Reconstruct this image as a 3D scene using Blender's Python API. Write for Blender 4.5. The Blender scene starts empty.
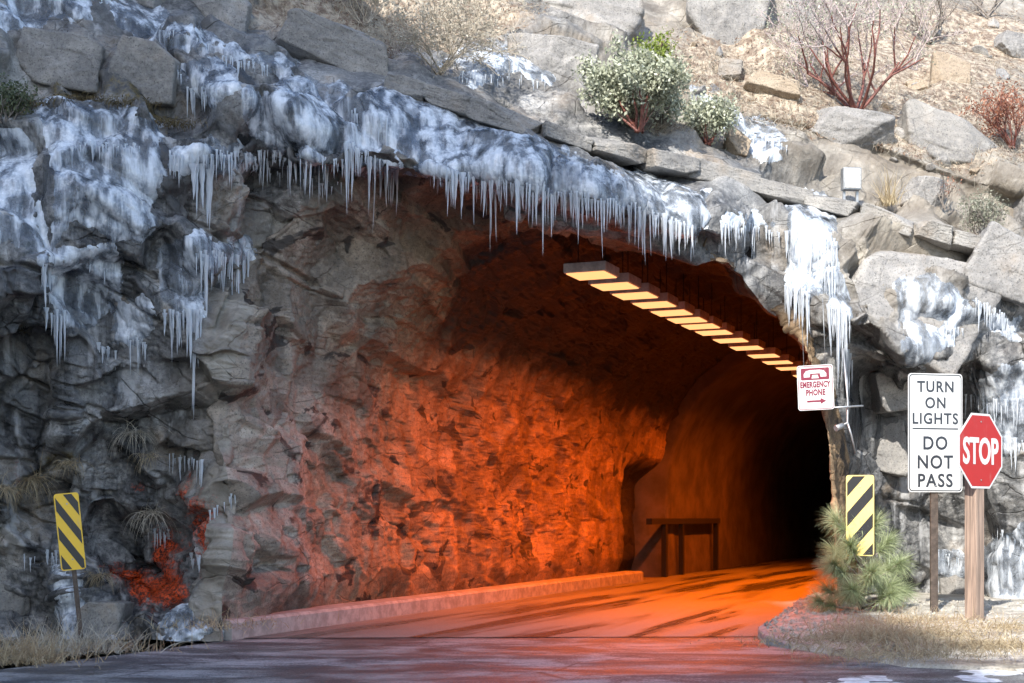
import bpy, bmesh, math, random
import numpy as np
from mathutils import Vector, Matrix
random.seed(7); rng = np.random.default_rng(7)
SC = bpy.context.scene; COL = SC.collection
F, CX, HY, CH = 1400.0, 512.0, 517.0, 1.25      # focal length in pixels, centre column, horizon row, eye height

def at(px, py, d):
    return Vector(((px-CX)/F*d, d, CH+(HY-py)/F*d))
def gnd(px, py, z=0.0):
    d = F*(CH-z)/(py-HY); return Vector(((px-CX)/F*d, d, z))

# ------------------------------------------------------------------ objects
def tag(o, label=None, cat=None, group=None, kind=None):
    if label: o['label'] = label
    if cat: o['category'] = cat
    if group: o['group'] = group
    if kind: o['kind'] = kind
    return o
def empty(name, loc, rz=0.0, rx=0.0, ry=0.0):
    o = bpy.data.objects.new(name, None); COL.objects.link(o)
    o.location = loc; o.rotation_euler = (rx, ry, rz); o.empty_display_size = .1
    return o
def mesh_np(name, V, Fq, mat, parent=None, smooth=True, attrs=None, loc=None):
    V = np.asarray(V, np.float32).reshape(-1, 3); Fq = np.asarray(Fq, np.int32)
    n = Fq.shape[1]
    me = bpy.data.meshes.new(name)
    me.vertices.add(len(V)); me.vertices.foreach_set('co', V.ravel())
    me.loops.add(Fq.size); me.loops.foreach_set('vertex_index', Fq.ravel())
    me.polygons.add(len(Fq)); me.polygons.foreach_set('loop_start', np.arange(0, Fq.size, n, dtype=np.int32))
    me.polygons.foreach_set('loop_total', np.full(len(Fq), n, np.int32))
    me.polygons.foreach_set('use_smooth', np.full(len(Fq), smooth, bool))
    for k, a in (attrs or {}).items():
        at_ = me.attributes.new(k, 'FLOAT', 'POINT'); at_.data.foreach_set('value', np.asarray(a, np.float32).ravel())
    me.update(calc_edges=True); me.validate()
    if mat: me.materials.append(mat)
    return link(name, me, parent, loc)
def link(name, me, parent=None, loc=None):
    o = bpy.data.objects.new(name, me); COL.objects.link(o)
    if parent: o.parent = parent
    if loc is not None: o.location = loc
    return o
class MB:
    """collects polygons into one mesh"""
    def __init__(s): s.bm = bmesh.new()
    def box(s, c, sz, rot=None, bevel=0.0):
        m = Matrix.Translation(c)
        if rot is not None: m = m @ rot
        r = bmesh.ops.create_cube(s.bm, size=1.0, matrix=m @ Matrix.Diagonal((*sz, 1)))
        if bevel:
            es = list({e for v in r['verts'] for e in v.link_edges})
            bmesh.ops.bevel(s.bm, geom=es, offset=bevel, segments=2, affect='EDGES', profile=.6)
        return s
    def tube(s, pts, rad, n=8, cap=True):
        pts = [Vector(p) for p in pts]
        rad = rad if isinstance(rad, (list, tuple)) else [rad]*len(pts)
        rings = []
        for i, p in enumerate(pts):
            t = (pts[min(i+1, len(pts)-1)]-pts[max(i-1, 0)]).normalized()
            a = t.orthogonal().normalized() if i == 0 else (pa - t*pa.dot(t)).normalized()
            pa = a; b = t.cross(a)
            rings.append([s.bm.verts.new(p+(a*math.cos(2*math.pi*k/n)+b*math.sin(2*math.pi*k/n))*rad[i]) for k in range(n)])
        for i in range(len(rings)-1):
            for k in range(n):
                s.bm.faces.new((rings[i][k], rings[i][(k+1) % n], rings[i+1][(k+1) % n], rings[i+1][k])).smooth = True
        if cap and n > 2:
            s.bm.faces.new(rings[0][::-1]); s.bm.faces.new(rings[-1])
        return s
    def poly(s, pts, thick=0.0, y=0.0):
        """polygon in local x,z at depth y facing -y, extruded backward"""
        a = [s.bm.verts.new((p[0], y, p[1])) for p in pts]
        s.bm.faces.new(a)
        if thick:
            b = [s.bm.verts.new((p[0], y+thick, p[1])) for p in pts]
            s.bm.faces.new(b[::-1])
            for i in range(len(a)):
                j = (i+1) % len(a); s.bm.faces.new((a[j], a[i], b[i], b[j]))
        return s
    def done(s, name, mat, parent=None, loc=None):
        bmesh.ops.recalc_face_normals(s.bm, faces=s.bm.faces[:])
        me = bpy.data.meshes.new(name); s.bm.to_mesh(me); s.bm.free()
        if mat: me.materials.append(mat)
        return link(name, me, parent, loc)

# ------------------------------------------------------------------ materials
class NT:
    def __init__(s, name):
        s.m = bpy.data.materials.new(name); s.m.use_nodes = True
        s.t = s.m.node_tree; s.N = s.t.nodes; s.L = s.t.links
        s.N.clear(); s.out = s.N.new('ShaderNodeOutputMaterial')
    def set(s, sock, v):
        if isinstance(v, bpy.types.NodeSocket): s.L.new(v, sock)
        elif hasattr(sock, 'default_value'):
            if isinstance(v, (tuple, list)) and len(v) == 3 and sock.type == 'RGBA': v = (*v, 1)
            sock.default_value = v
    def node(s, t, **kw):
        n = s.N.new(t)
        for k, v in kw.items():
            if hasattr(n, k): setattr(n, k, v)
        return n
    def coord(s, scale=(1, 1, 1), out='Object'):
        c = s.node('ShaderNodeTexCoord'); mp = s.node('ShaderNodeMapping')
        s.L.new(c.outputs[out], mp.inputs[0]); mp.inputs['Scale'].default_value = scale
        return mp.outputs[0]
    def pos(s, scale=(1, 1, 1)):
        g = s.node('ShaderNodeNewGeometry'); mp = s.node('ShaderNodeMapping')
        s.L.new(g.outputs['Position'], mp.inputs[0]); mp.inputs['Scale'].default_value = scale
        return mp.outputs[0]
    def noise(s, vec, scale, detail=5, rough=.55, dist=0.0):
        n = s.node('ShaderNodeTexNoise'); s.set(n.inputs['Vector'], vec)
        n.inputs['Scale'].default_value = scale; n.inputs['Detail'].default_value = detail
        n.inputs['Roughness'].default_value = rough; n.inputs['Distortion'].default_value = dist
        return n.outputs[0]
    def vor(s, vec, scale, feature='F1', out='Distance'):
        n = s.node('ShaderNodeTexVoronoi', feature=feature); s.set(n.inputs['Vector'], vec)
        n.inputs['Scale'].default_value = scale
        return n.outputs[out]
    def ramp(s, v, lo, hi, a=0.0, b=1.0):
        n = s.node('ShaderNodeMapRange'); n.clamp = True; n.interpolation_type = 'SMOOTHSTEP'
        s.set(n.inputs[0], v); n.inputs[1].default_value = lo; n.inputs[2].default_value = hi
        n.inputs[3].default_value = a; n.inputs[4].default_value = b
        return n.outputs[0]
    def mix(s, f, a, b, mode='MIX'):
        n = s.node('ShaderNodeMix', data_type='RGBA', blend_type=mode)
        s.set(n.inputs[0], f); s.set(n.inputs[6], a); s.set(n.inputs[7], b)
        return n.outputs[2]
    def math(s, op, a, b=0.0):
        n = s.node('ShaderNodeMath', operation=op); s.set(n.inputs[0], a); s.set(n.inputs[1], b)
        return n.outputs[0]
    def attr(s, name):
        n = s.node('ShaderNodeAttribute'); n.attribute_name = name; return n.outputs['Fac']
    def bump(s, h, strength=.5, dist=.02, prev=None):
        n = s.node('ShaderNodeBump'); s.set(n.inputs['Height'], h)
        n.inputs['Strength'].default_value = strength; n.inputs['Distance'].default_value = dist
        if prev is not None: s.L.new(prev, n.inputs['Normal'])
        return n.outputs[0]
    def bsdf(s, col, rough=.6, normal=None, **kw):
        b = s.node('ShaderNodeBsdfPrincipled'); s.set(b.inputs['Base Color'], col); s.set(b.inputs['Roughness'], rough)
        if normal is not None: s.L.new(normal, b.inputs['Normal'])
        for k, v in kw.items(): s.set(b.inputs[k.replace('_', ' ')], v)
        return b.outputs[0]
    def mixsh(s, f, a, b):
        n = s.node('ShaderNodeMixShader'); s.set(n.inputs[0], f); s.L.new(a, n.inputs[1]); s.L.new(b, n.inputs[2]); return n.outputs[0]
    def end(s, sh):
        s.L.new(sh, s.out.inputs[0]); return s.m

def rock_colour(n, dark, mid, light, stain, P, sc=1.0):
    big = n.noise(P, .55*sc, 4, .55); med = n.noise(P, 2.3*sc, 6, .62, .4); fine = n.noise(P, 16*sc, 6, .7)
    c = n.mix(n.ramp(big, .36, .66), dark, mid)
    c = n.mix(n.math('MULTIPLY', n.ramp(med, .48, .72), .8), c, light)
    c = n.mix(n.math('MULTIPLY', n.ramp(n.noise(P, 1.1*sc, 5, .6), .52, .7), .75), c, stain)
    c = n.mix(n.ramp(fine, .36, .68, .0, .8), c, n.mix(.55, c, light))
    c = n.mix(n.ramp(n.noise(P, 48*sc, 3, .7), .46, .34, 0, .65), c, (.03, .03, .03))
    return c, med, fine
def mat_rock(name, dark=(.035, .038, .043), mid=(.16, .163, .165), light=(.40, .395, .385), stain=(.23, .175, .12), cliff=False, tunnel=False):
    n = NT(name); P = n.pos()
    c, med, fine = rock_colour(n, dark, mid, light, stain, P)
    warp = n.node('ShaderNodeVectorMath', operation='ADD'); n.L.new(P, warp.inputs[0])
    nz = n.node('ShaderNodeTexNoise'); n.L.new(P, nz.inputs['Vector']); nz.inputs['Scale'].default_value = 1.8
    sc0 = n.node('ShaderNodeVectorMath', operation='SCALE'); n.L.new(nz.outputs[1], sc0.inputs[0]); sc0.inputs['Scale'].default_value = .16; n.L.new(sc0.outputs[0], warp.inputs[1])
    mp = n.node('ShaderNodeMapping'); n.L.new(warp.outputs[0], mp.inputs[0]); mp.inputs['Scale'].default_value = (.7, .7, 1.35); mp.inputs['Rotation'].default_value = (0, .45, 0)
    ed = n.vor(mp.outputs[0], 1.5, 'DISTANCE_TO_EDGE'); ed2 = n.vor(mp.outputs[0], 4.2, 'DISTANCE_TO_EDGE')
    cm = n.ramp(n.noise(P, .9, 3), .50, .60); crack = n.math('MULTIPLY', n.ramp(ed, .0, .016, 1, 0), cm); crack2 = n.math('MULTIPLY', n.ramp(ed2, .0, .022, 1, 0), n.math('MULTIPLY', n.ramp(med, .50, .62), .8 if (cliff or tunnel) else .0))
    cr = n.math('MAXIMUM', crack, crack2)
    c = n.mix(n.math('MULTIPLY', cr, .8 if cliff else .25 if tunnel else .3), c, (.018, .016, .014))
    if cliff or tunnel: c = n.mix(1.0, c, n.mix(n.attr('tone'), (.42, .43, .45) if cliff else (.45, .45, .45), (1.45, 1.43, 1.4) if cliff else (1.32, 1.32, 1.32)), 'MULTIPLY')
    rough = n.ramp(fine, .3, .7, .5, .85)
    if cliff or tunnel:
        st = n.noise(n.pos((2.2, 2.2, .22)), 1.6, 6, .6)                       # seep streaks running down the face
        wet_shade = n.attr('wet_shade'); s_ = n.math('MULTIPLY', n.ramp(st, .47, .60), wet_shade)
        c = n.mix(n.math('MULTIPLY', s_, .85), c, (.02, .021, .023))
        rough = n.node('ShaderNodeMix'); n.set(rough.inputs[0], s_); rough.inputs[2].default_value = .72; rough.inputs[3].default_value = .22
        rough = rough.outputs[0]
    if cliff:
        lime = n.math('MULTIPLY', n.ramp(n.noise(n.pos((3, 3, .35)), 1.3, 5, .6), .56, .68), n.math('MULTIPLY', wet_shade, .55))
        c = n.mix(lime, c, (.5, .5, .5))
        tan = n.attr('tan'); c = n.mix(n.math('MULTIPLY', tan, .75), c, n.mix(n.ramp(med, .35, .7), (.17, .14, .105), (.36, .32, .26)))
        soil = n.attr('soil'); sn = n.ramp(n.math('ADD', soil, n.math('MULTIPLY', n.math('SUBTRACT', n.noise(P, 5, 6, .65), .5), 1.3)), .35, .65)
        sc_ = n.mix(n.ramp(n.noise(P, 9, 6, .7), .38, .62), (.15, .105, .075), (.42, .36, .28))
        c = n.mix(sn, c, sc_)
        moss = n.ramp(n.math('ADD', n.attr('moss'), n.math('MULTIPLY', n.math('SUBTRACT', n.noise(P, 8, 5, .7), .5), 1.2)), .45, .7)
        c = n.mix(moss, c, n.mix(n.ramp(n.noise(P, 25, 5, .7), .35, .65), (.035, .028, .012), (.15, .11, .035)))
        rust = n.ramp(n.math('ADD', n.attr('rust'), n.math('MULTIPLY', n.math('SUBTRACT', n.noise(P, 9, 8, .85), .5), 2.2)), .40, .85)  # orange reflected lamp light put into the rock colour
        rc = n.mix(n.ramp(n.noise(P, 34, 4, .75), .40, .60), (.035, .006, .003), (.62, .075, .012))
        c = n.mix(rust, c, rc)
    if tunnel:
        c = n.mix(n.attr('glow_tint'), c, n.mix(1.0, c, (1.0, .80, .55), 'MULTIPLY'))  # deepens the orange lamp glow through the rock colour
        soot_shade = n.attr('soot_shade'); so = n.ramp(n.math('ADD', soot_shade, n.math('MULTIPLY', n.math('SUBTRACT', n.noise(P, 1.6, 5, .65), .5), 1.1)), .3, .75)
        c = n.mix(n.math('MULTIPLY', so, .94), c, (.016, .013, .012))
        warp2 = n.pos((1.2, 1.2, 1.9)); chips = n.ramp(n.noise(warp2, 1.15, 4, .55, .8), .60, .64)
        c = n.mix(n.math('MULTIPLY', chips, .9), c, (.02, .016, .014))
    h = n.math('ADD', n.math('MULTIPLY', med, .7), n.math('MULTIPLY', fine, .35))
    nb = n.bump(h, .7, .05); nb = n.bump(n.noise(P, 42, 5, .75), .6, .016, nb); nb = n.bump(cr, .6 if cliff or tunnel else .2, -.04, nb)
    return n.end(n.bsdf(c, rough, nb))
def mat_ice():
    n = NT('ice'); P = n.pos((1, 1, .15))
    st = n.noise(P, 6.5, 5, .60, .10); fr = n.noise(n.pos(), 22, 5, .7); big = n.noise(n.pos(), 1.6, 4, .6)
    c = n.mix(n.ramp(st, .36, .66), (.23, .27, .33), (.60, .64, .69))
    c = n.mix(n.math('MULTIPLY', n.ramp(fr, .45, .75, 0, .65), n.ramp(big, .42, .62)), c, (.90, .93, .97))
    nb = n.bump(st, .7, .05); nb = n.bump(fr, .55, .015, nb)
    sh = n.bsdf(c, n.ramp(fr, .3, .7, .10, .42), nb, IOR=1.31, Specular_IOR_Level=.75, Coat_Weight=.5, Coat_Roughness=.08)
    tr = n.node('ShaderNodeBsdfTransparent'); tr.inputs[0].default_value = (.86, .9, .95, 1)
    thin = n.math('MULTIPLY', n.ramp(n.math('ADD', n.math('MULTIPLY', st, .6), n.math('MULTIPLY', big, .4)), .40, .59, 1.0, .0), .88)
    return n.end(n.mixsh(thin, sh, tr.outputs[0]))
def mat_icicle():
    n = NT('icicle_ice'); fr = n.noise(n.pos((1, 1, .5)), 30, 3, .6)
    nb = n.bump(fr, .5, .02)
    sh = n.bsdf((.86, .91, .97), .15, nb, IOR=1.31, Transmission_Weight=.45)
    tl = n.node('ShaderNodeBsdfTranslucent'); tl.inputs[0].default_value = (.85, .9, .97, 1)
    return n.end(n.mixsh(.25, sh, tl.outputs[0]))
def mat_plain(name, col, rough=.5, var=.15, metal=0.0, scale=20, bump=.1, emit=None):
    n = NT(name); P = n.coord()
    z = n.noise(P, scale, 5, .65)
    c = n.mix(n.ramp(z, .3, .72), tuple(x*(1-var) for x in col), tuple(min(1, x*(1+var)) for x in col))
    return n.end(n.bsdf(c, rough, n.bump(z, bump, .01), Metallic=metal))
def mat_sign(name, col, wear=.12):
    n = NT(name); P = n.coord()
    z = n.noise(P, 6, 6, .7); g = n.noise(n.coord((1, 1, .2)), 14, 5, .65)
    c = n.mix(n.ramp(z, .45, .8, 0, wear*2), col, tuple(x*.55 for x in col))
    c = n.mix(n.ramp(g, .58, .72, 0, wear*2), c, (.32, .29, .25))
    return n.end(n.bsdf(c, .42, n.bump(z, .05, .01)))
def mat_leaf(name, a, b, rough=.55, trans=.25, scale=9):
    n = NT(name); P = n.pos()
    at_ = n.attr('v'); c = n.mix(at_, a, b)
    c = n.mix(n.ramp(n.noise(P, scale, 3), .35, .7, 0, .5), c, tuple(x*.6 for x in a))
    sh = n.bsdf(c, rough)
    tl = n.node('ShaderNodeBsdfTranslucent'); n.set(tl.inputs[0], c)
    return n.end(n.mixsh(trans, sh, tl.outputs[0]))
def mat_wood(name, col):
    n = NT(name); g = n.noise(n.coord((18, 18, .8)), 1.6, 6, .65, .3)
    c = n.mix(n.ramp(g, .35, .65), tuple(x*.55 for x in col), tuple(min(1, x*1.2) for x in col))
    return n.end(n.bsdf(c, .8, n.bump(g, .4, .01)))
def mat_road():
    n = NT('wet_asphalt'); P = n.pos()
    ag = n.noise(P, 45, 4, .8); s = n.noise(n.pos((.6, 1.2, 1)), 1.7, 9, .72, .5); b = n.noise(n.pos((.5, 1.1, 1)), .7, 4, .6, .3)
    c = n.mix(n.ramp(ag, .35, .7), (.030, .033, .038), (.10, .105, .115))
    frost = n.ramp(n.math('ADD', s, n.math('MULTIPLY', n.math('SUBTRACT', ag, .5), .45)), .44, .64)
    c = n.mix(n.math('MULTIPLY', frost, .75), c, n.mix(ag, (.27, .28, .29), (.48, .49, .50)))
    c = n.mix(n.ramp(n.vor(n.pos((.4, 1, 1)), 1.1, 'DISTANCE_TO_EDGE'), 0, .012, .7, 0), c, (.012, .012, .012))
    r = n.ramp(b, .4, .62, .30, .62)
    nb = n.bump(ag, .6, .012); nb = n.bump(s, .25, .02, nb)
    return n.end(n.bsdf(c, r, nb))
def mat_tunnel_road():
    n = NT('tunnel_pavement'); P = n.pos()
    ag = n.noise(P, 70, 3, .7); T0 = n.node('ShaderNodeMapping'); n.L.new(n.pos(), T0.inputs[0]); T0.inputs['Rotation'].default_value = (0, 0, math.radians(22.5)); T = n.node('ShaderNodeMapping'); n.L.new(T0.outputs[0], T.inputs[0]); T.inputs['Scale'].default_value = (1.3, .09, 1)
    s = n.noise(T.outputs[0], 1.5, 5, .6, .2)
    c = n.mix(n.ramp(ag, .3, .7), (.12, .117, .113), (.24, .235, .225))
    c = n.mix(n.ramp(s, .46, .60, 0, .88), c, (.035, .033, .032))
    return n.end(n.bsdf(c, n.ramp(s, .45, .6, .6, .25), n.bump(ag, .3, .008)))
def mat_soil(name, a, b, bump=.5):
    n = NT(name); P = n.pos()
    z = n.noise(P, 3.5, 7, .7); f = n.noise(P, 40, 4, .7)
    c = n.mix(n.ramp(z, .36, .64), a, b); c = n.mix(n.ramp(f, .4, .7, 0, .5), c, tuple(x*.5 for x in a))
    nb = n.bump(z, .6, .06); nb = n.bump(f, bump, .02, nb)
    return n.end(n.bsdf(c, .9, nb))
def mat_snow():
    n = NT('snow'); P = n.pos(); z = n.noise(P, 9, 6, .65)
    c = n.mix(n.ramp(z, .35, .6), (.55, .55, .56), (.85, .86, .88))
    return n.end(n.bsdf(c, .6, n.bump(z, .5, .03)))
def mat_emit(name, col, k):
    n = NT(name); e = n.node('ShaderNodeEmission'); e.inputs[0].default_value = (*col, 1); e.inputs[1].default_value = k
    return n.end(e.outputs[0])

M = dict(
    cliff=mat_rock('cliff_granite', cliff=True),
    tunnel=mat_rock('tunnel_rock', dark=(.15, .12, .092), mid=(.28, .235, .19), light=(.46, .40, .335), stain=(.19, .145, .105), tunnel=True),
    boulder=mat_rock('boulder_granite', dark=(.16, .155, .15), mid=(.26, .25, .24), light=(.42, .40, .375), stain=(.27, .21, .15)),
    tanrock=mat_rock('tan_granite', dark=(.26, .20, .14), mid=(.33, .26, .185), light=(.42, .35, .27), stain=(.30, .22, .15)),
    coping=mat_rock('coping_granite', dark=(.13, .125, .12), mid=(.25, .24, .225), light=(.38, .36, .33), stain=(.24, .19, .14)),
    ice=mat_ice(), icicle=mat_icicle(), road=mat_road(), troad=mat_tunnel_road(), snow=mat_snow(),
    soil=mat_soil('roadside_soil', (.16, .13, .10), (.34, .30, .25)), sand=mat_soil('pale_gravel', (.30, .27, .22), (.58, .54, .47)),
    conc=mat_plain('concrete', (.30, .29, .28), .8, .3, scale=7, bump=.4), lining=mat_plain('sooty_concrete', (.085, .070, .06), .8, .45, scale=1.6, bump=.3),
    white=mat_sign('white_sheeting', (.62, .62, .615)), red=mat_sign('red_sheeting', (.40, .010, .010)), yellow=mat_sign('yellow_sheeting', (.80, .50, .03)),
    paleyellow=mat_sign('faded_yellow_sheeting', (.82, .62, .20)),
    black=mat_sign('black_sheeting', (.012, .012, .014), .05), magenta=mat_sign('maroon_sheeting', (.17, .006, .03)), ink=mat_sign('sign_ink', (.03, .035, .045), .05),
    steel=mat_plain('galvanised_steel', (.34, .35, .36), .45, .2, .6, 12), rusty=mat_plain('rusty_steel', (.10, .075, .06), .6, .4, .3, 18), dark=mat_plain('sooty_steel', (.006, .005, .005), .7, .3),
    housing=mat_plain('lamp_housing', (.58, .56, .53), .6, .25, scale=12), lens=mat_emit('sodium_lens', (1, .42, .16), .72),
    wood=mat_wood('weathered_post', (.30, .215, .165)), bark=mat_plain('red_bark', (.17, .06, .045), .55, .35, scale=25), palebark=mat_plain('pale_bark', (.42, .36, .28), .8, .3, scale=25), mauvebark=mat_plain('mauve_bark', (.44, .36, .35), .7, .3, scale=25), greybark=mat_plain('grey_bark', (.22, .19, .165), .8, .3, scale=25),
    straw=mat_leaf('dry_straw', (.33, .25, .145), (.56, .47, .31), .7, .3), palestraw=mat_leaf('pale_straw', (.36, .32, .25), (.62, .58, .48), .7, .3),
    manz=mat_leaf('manzanita_leaf', (.30, .32, .22), (.56, .58, .45), .45, .2), green=mat_leaf('bright_leaf', (.13, .19, .02), (.30, .36, .06), .5, .3),
    sage=mat_leaf('sage_leaf', (.20, .21, .15), (.38, .38, .30)), rustleaf=mat_leaf('rust_leaf', (.28, .10, .055), (.50, .26, .17)),
    needle=mat_leaf('pine_needle', (.24, .30, .14), (.54, .59, .36), .45, .2), conifer=mat_leaf('conifer_needle', (.03, .05, .02), (.07, .09, .04)),
    litter=mat_leaf('fallen_needles', (.11, .055, .035), (.36, .27, .18), .8, .1), mossleaf=mat_leaf('brown_moss', (.05, .035, .015), (.15, .11, .04), .9, .1), fern=mat_leaf('fern_leaf', (.05, .07, .03), (.14, .16, .08)),
)

# ------------------------------------------------------------------ noise in numpy
def hsh(i, seed):
    i = i.astype(np.uint32)
    h = (i[..., 0]*np.uint32(73856093)) ^ (i[..., 1]*np.uint32(19349663)) ^ (i[..., 2]*np.uint32(83492791)) ^ np.uint32((seed*2654435761) & 0xffffffff)
    h ^= h >> np.uint32(15); h *= np.uint32(2246822519); h ^= h >> np.uint32(13); h *= np.uint32(3266489917); h ^= h >> np.uint32(16)
    return h
def r01(h, k):
    h = h*np.uint32(1664525+2*k) + np.uint32(1013904223+k*7919); h ^= h >> np.uint32(14); h *= np.uint32(2654435769); h ^= h >> np.uint32(15)
    return (h & np.uint32(0xffffff)).astype(np.float32)/np.float32(0xffffff)
def vnoise(P, seed):
    f = np.floor(P); t = (P-f).astype(np.float32); t = t*t*(3-2*t); b = f.astype(np.int64)
    out = 0
    for dx in (0, 1):
        wx = t[..., 0] if dx else 1-t[..., 0]
        for dy in (0, 1):
            wy = t[..., 1] if dy else 1-t[..., 1]
            for dz in (0, 1):
                wz = t[..., 2] if dz else 1-t[..., 2]
                out = out + wx*wy*wz*r01(hsh(b+np.array([dx, dy, dz]), seed), 1)
    return out*2-1
def fbm(P, seed, octs=4, g=.5):
    a, s, o = 1.0, 0, 0.0
    for k in range(octs):
        o = o + a*vnoise(P*2.03**k, seed+k*17); s += a; a *= g
    return o/s
def facets(P, seed, tilt=1.0, step_=1.0, soft=.10):
    """fractured-rock height: every voronoi cell is a tilted plane; also the distance to the cell border"""
    b = np.floor(P-.5).astype(np.int64); sh = P.shape[:-1]
    F1 = np.full(sh, 9e9, np.float32); F2 = F1.copy(); H = np.zeros(sh, np.float32); T = H; H2 = H
    for dx in (0, 1):
        for dy in (0, 1):
            for dz in (0, 1):
                c = b+np.array([dx, dy, dz]); h = hsh(c, seed)
                ctr = c + np.stack([.12+.76*r01(h, k) for k in (1, 2, 3)], -1)
                d = (P-ctr).astype(np.float32); r = (d*d).sum(-1)
                val = step_*(r01(h, 4)*2-1) + tilt*((r01(h, 5)*2-1)*d[..., 0]+(r01(h, 6)*2-1)*d[..., 1]+(r01(h, 7)*2-1)*d[..., 2])
                m = r < F1
                m2 = (r < F2) & ~m; H2 = np.where(m, H, np.where(m2, val, H2)); F2 = np.where(m, F1, np.minimum(F2, r)); H = np.where(m, val, H); T = np.where(m, r01(h, 8), T); F1 = np.where(m, r, F1)
    e = np.sqrt(F2)-np.sqrt(F1); w = .5*(1-np.clip(e/soft, 0, 1))
    return H*(1-w)+H2*w, e, T
def sstep(x, a, b):
    t = np.clip((x-a)/(b-a), 0, 1); return t*t*(3-2*t)

# ------------------------------------------------------------------ the cliff and the rock tunnel: one grid, u round the mouth, v outward / inward
A = np.array([.3825, .9240, 0.0]); R = np.array([.9240, -.3825, 0.0])           # tunnel axis and its right-hand side
LIP = np.array([(224, 664), (222, 600), (229, 520), (222, 430), (226, 350), (255, 280), (310, 228), (400, 198), (490, 203), (580, 222), (660, 243),
                (735, 275), (785, 320), (822, 370), (846, 430), (854, 500), (853, 570), (849, 655)], float)
LIPD = [13.95, 14.2, 14.4, 14.6, 14.8, 15.1, 15.3, 15.5, 15.7, 15.8, 15.9, 16, 16.05, 16.1, 16.2, 16.3, 16.4, 16.4]
OUTR = np.array([(-300, 730), (-300, 580), (-300, 430), (-300, 270), (-300, 90), (-300, -200), (-70, -260), (180, -280), (430, -280), (640, -280),
                 (800, -280), (1020, -270), (1330, -240), (1330, 20), (1330, 180), (1330, 340), (1330, 500), (1330, 720)], float)
PROF = np.array([(-8.40, -.5), (-8.42, .5), (-8.45, 1.3), (-8.42, 2.1), (-8.3, 2.8), (-8.0, 3.5), (-7.5, 4.15), (-6.8, 4.65), (-6.1, 4.9), (-5.5, 5.0),
                 (-4.9, 4.9), (-4.2, 4.6), (-3.55, 4.0), (-3.1, 3.3), (-2.85, 2.5), (-2.75, 1.6), (-2.7, .7), (-2.7, -.5)])
NU, NE = 17*90, 290
def catmull(K, t):
    n = len(K); i = np.clip(t.astype(int), 0, n-2); f = (t-i)[:, None]
    p0, p1, p2, p3 = K[np.maximum(i-1, 0)], K[i], K[i+1], K[np.minimum(i+2, n-1)]
    return .5*((2*p1)+(p2-p0)*f+(2*p0-5*p1+4*p2-p3)*f**2+(3*p1-p0-3*p2+p3)*f**3)
def lin(K, t):
    i = np.clip(t.astype(int), 0, len(K)-2); f = (t-i)[:, None]; return K[i]*(1-f)+K[i+1]*f
ut = np.linspace(0, 17, NU+1)
lip, outr, prof = catmull(LIP, ut), lin(OUTR, ut), catmull(PROF, ut)
CTRL = [(x, y, d) for (x, y), d in zip(LIP, LIPD)] + [
    (0, 690, 14.4), (0, 600, 14.7), (100, 640, 14.7), (60, 560, 14.9), (130, 590, 15.5), (185, 610, 14.7), (190, 500, 15.1), (0, 500, 14.5), (100, 480, 14.9), (0, 400, 14.4),
    (100, 400, 14.8), (170, 390, 14.8), (0, 240, 13.7), (40, 300, 13.9), (100, 290, 14.5), (180, 300, 14.5), (0, 150, 14.1), (100, 160, 14.2), (160, 200, 14.5), (220, 230, 14.8),
    (60, 85, 14.8), (150, 90, 15.0), (0, 50, 14.9), (0, 0, 15.5), (100, 20, 15.4), (180, 60, 15.1), (220, 110, 15.0), (270, 160, 15.1), (300, 110, 15.3), (350, 165, 15.1),
    (400, 120, 15.6), (440, 175, 15.2), (500, 150, 15.5), (520, 185, 15.3), (600, 180, 15.5), (600, 203, 15.4), (690, 215, 15.6), (740, 225, 15.9), (790, 230, 16.0),
    (250, 50, 16.0), (330, 75, 16.1), (400, 95, 16.3), (500, 118, 16.4), (600, 150, 16.4), (700, 175, 16.5), (850, 210, 16.6), (985, 250, 16.6),
    (330, 20, 17.3), (450, 40, 17.7), (560, 60, 17.9), (660, 100, 17.8), (600, 0, 20.5), (700, 40, 20), (700, 0, 21.5), (800, 60, 20.2), (900, 0, 24), (950, 80, 20.6), (850, 115, 18.8),
    (1000, 130, 19.6), (850, 160, 17.7), (950, 200, 17.4), (1020, 40, 23), (1020, 220, 17.4), (760, 140, 17.5),
    (200, -60, 18.5), (430, -80, 21), (-300, -150, 17.5), (-300, 100, 14.6), (-300, 300, 13.8), (-300, 500, 14), (-300, 700, 13.8), (180, -280, 23), (500, -280, 29), (800, -280, 34), (1330, -240, 38),
    (900, 250, 16.3), (880, 300, 15.9), (950, 330, 15.9), (1000, 300, 16.4), (885, 420, 16.6), (950, 450, 16.8), (910, 520, 17.0), (1000, 480, 16.6), (900, 600, 17.2), (1000, 590, 16.7), (1000, 680, 16.6),
    (1100, 350, 16.2), (1100, 560, 16.1), (1330, 20, 24), (1330, 180, 18.5), (1330, 340, 16), (1330, 500, 15.5), (1330, 720, 15)]
CTRL = np.array(CTRL, float)
def rbf_fit(C):
    X = C[:, :2]/400; n = len(X); r2 = ((X[:, None]-X[None])**2).sum(-1)
    K = .5*r2*np.log(r2+1e-12)+np.eye(n)*2e-3; Pm = np.c_[np.ones(n), X]
    S = np.zeros((n+3, n+3)); S[:n, :n] = K; S[:n, n:] = Pm; S[n:, :n] = Pm.T
    return X, np.linalg.solve(S, np.r_[C[:, 2], 0, 0, 0])
RX, RW = rbf_fit(CTRL)
def rbf(px, py):
    o = RW[-3]+RW[-2]*px/400+RW[-1]*py/400
    for k in range(len(RX)):
        r2 = (px/400-RX[k, 0])**2+(py/400-RX[k, 1])**2
        o = o+RW[k]*.5*r2*np.log(r2+1e-12)
    return o
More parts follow.
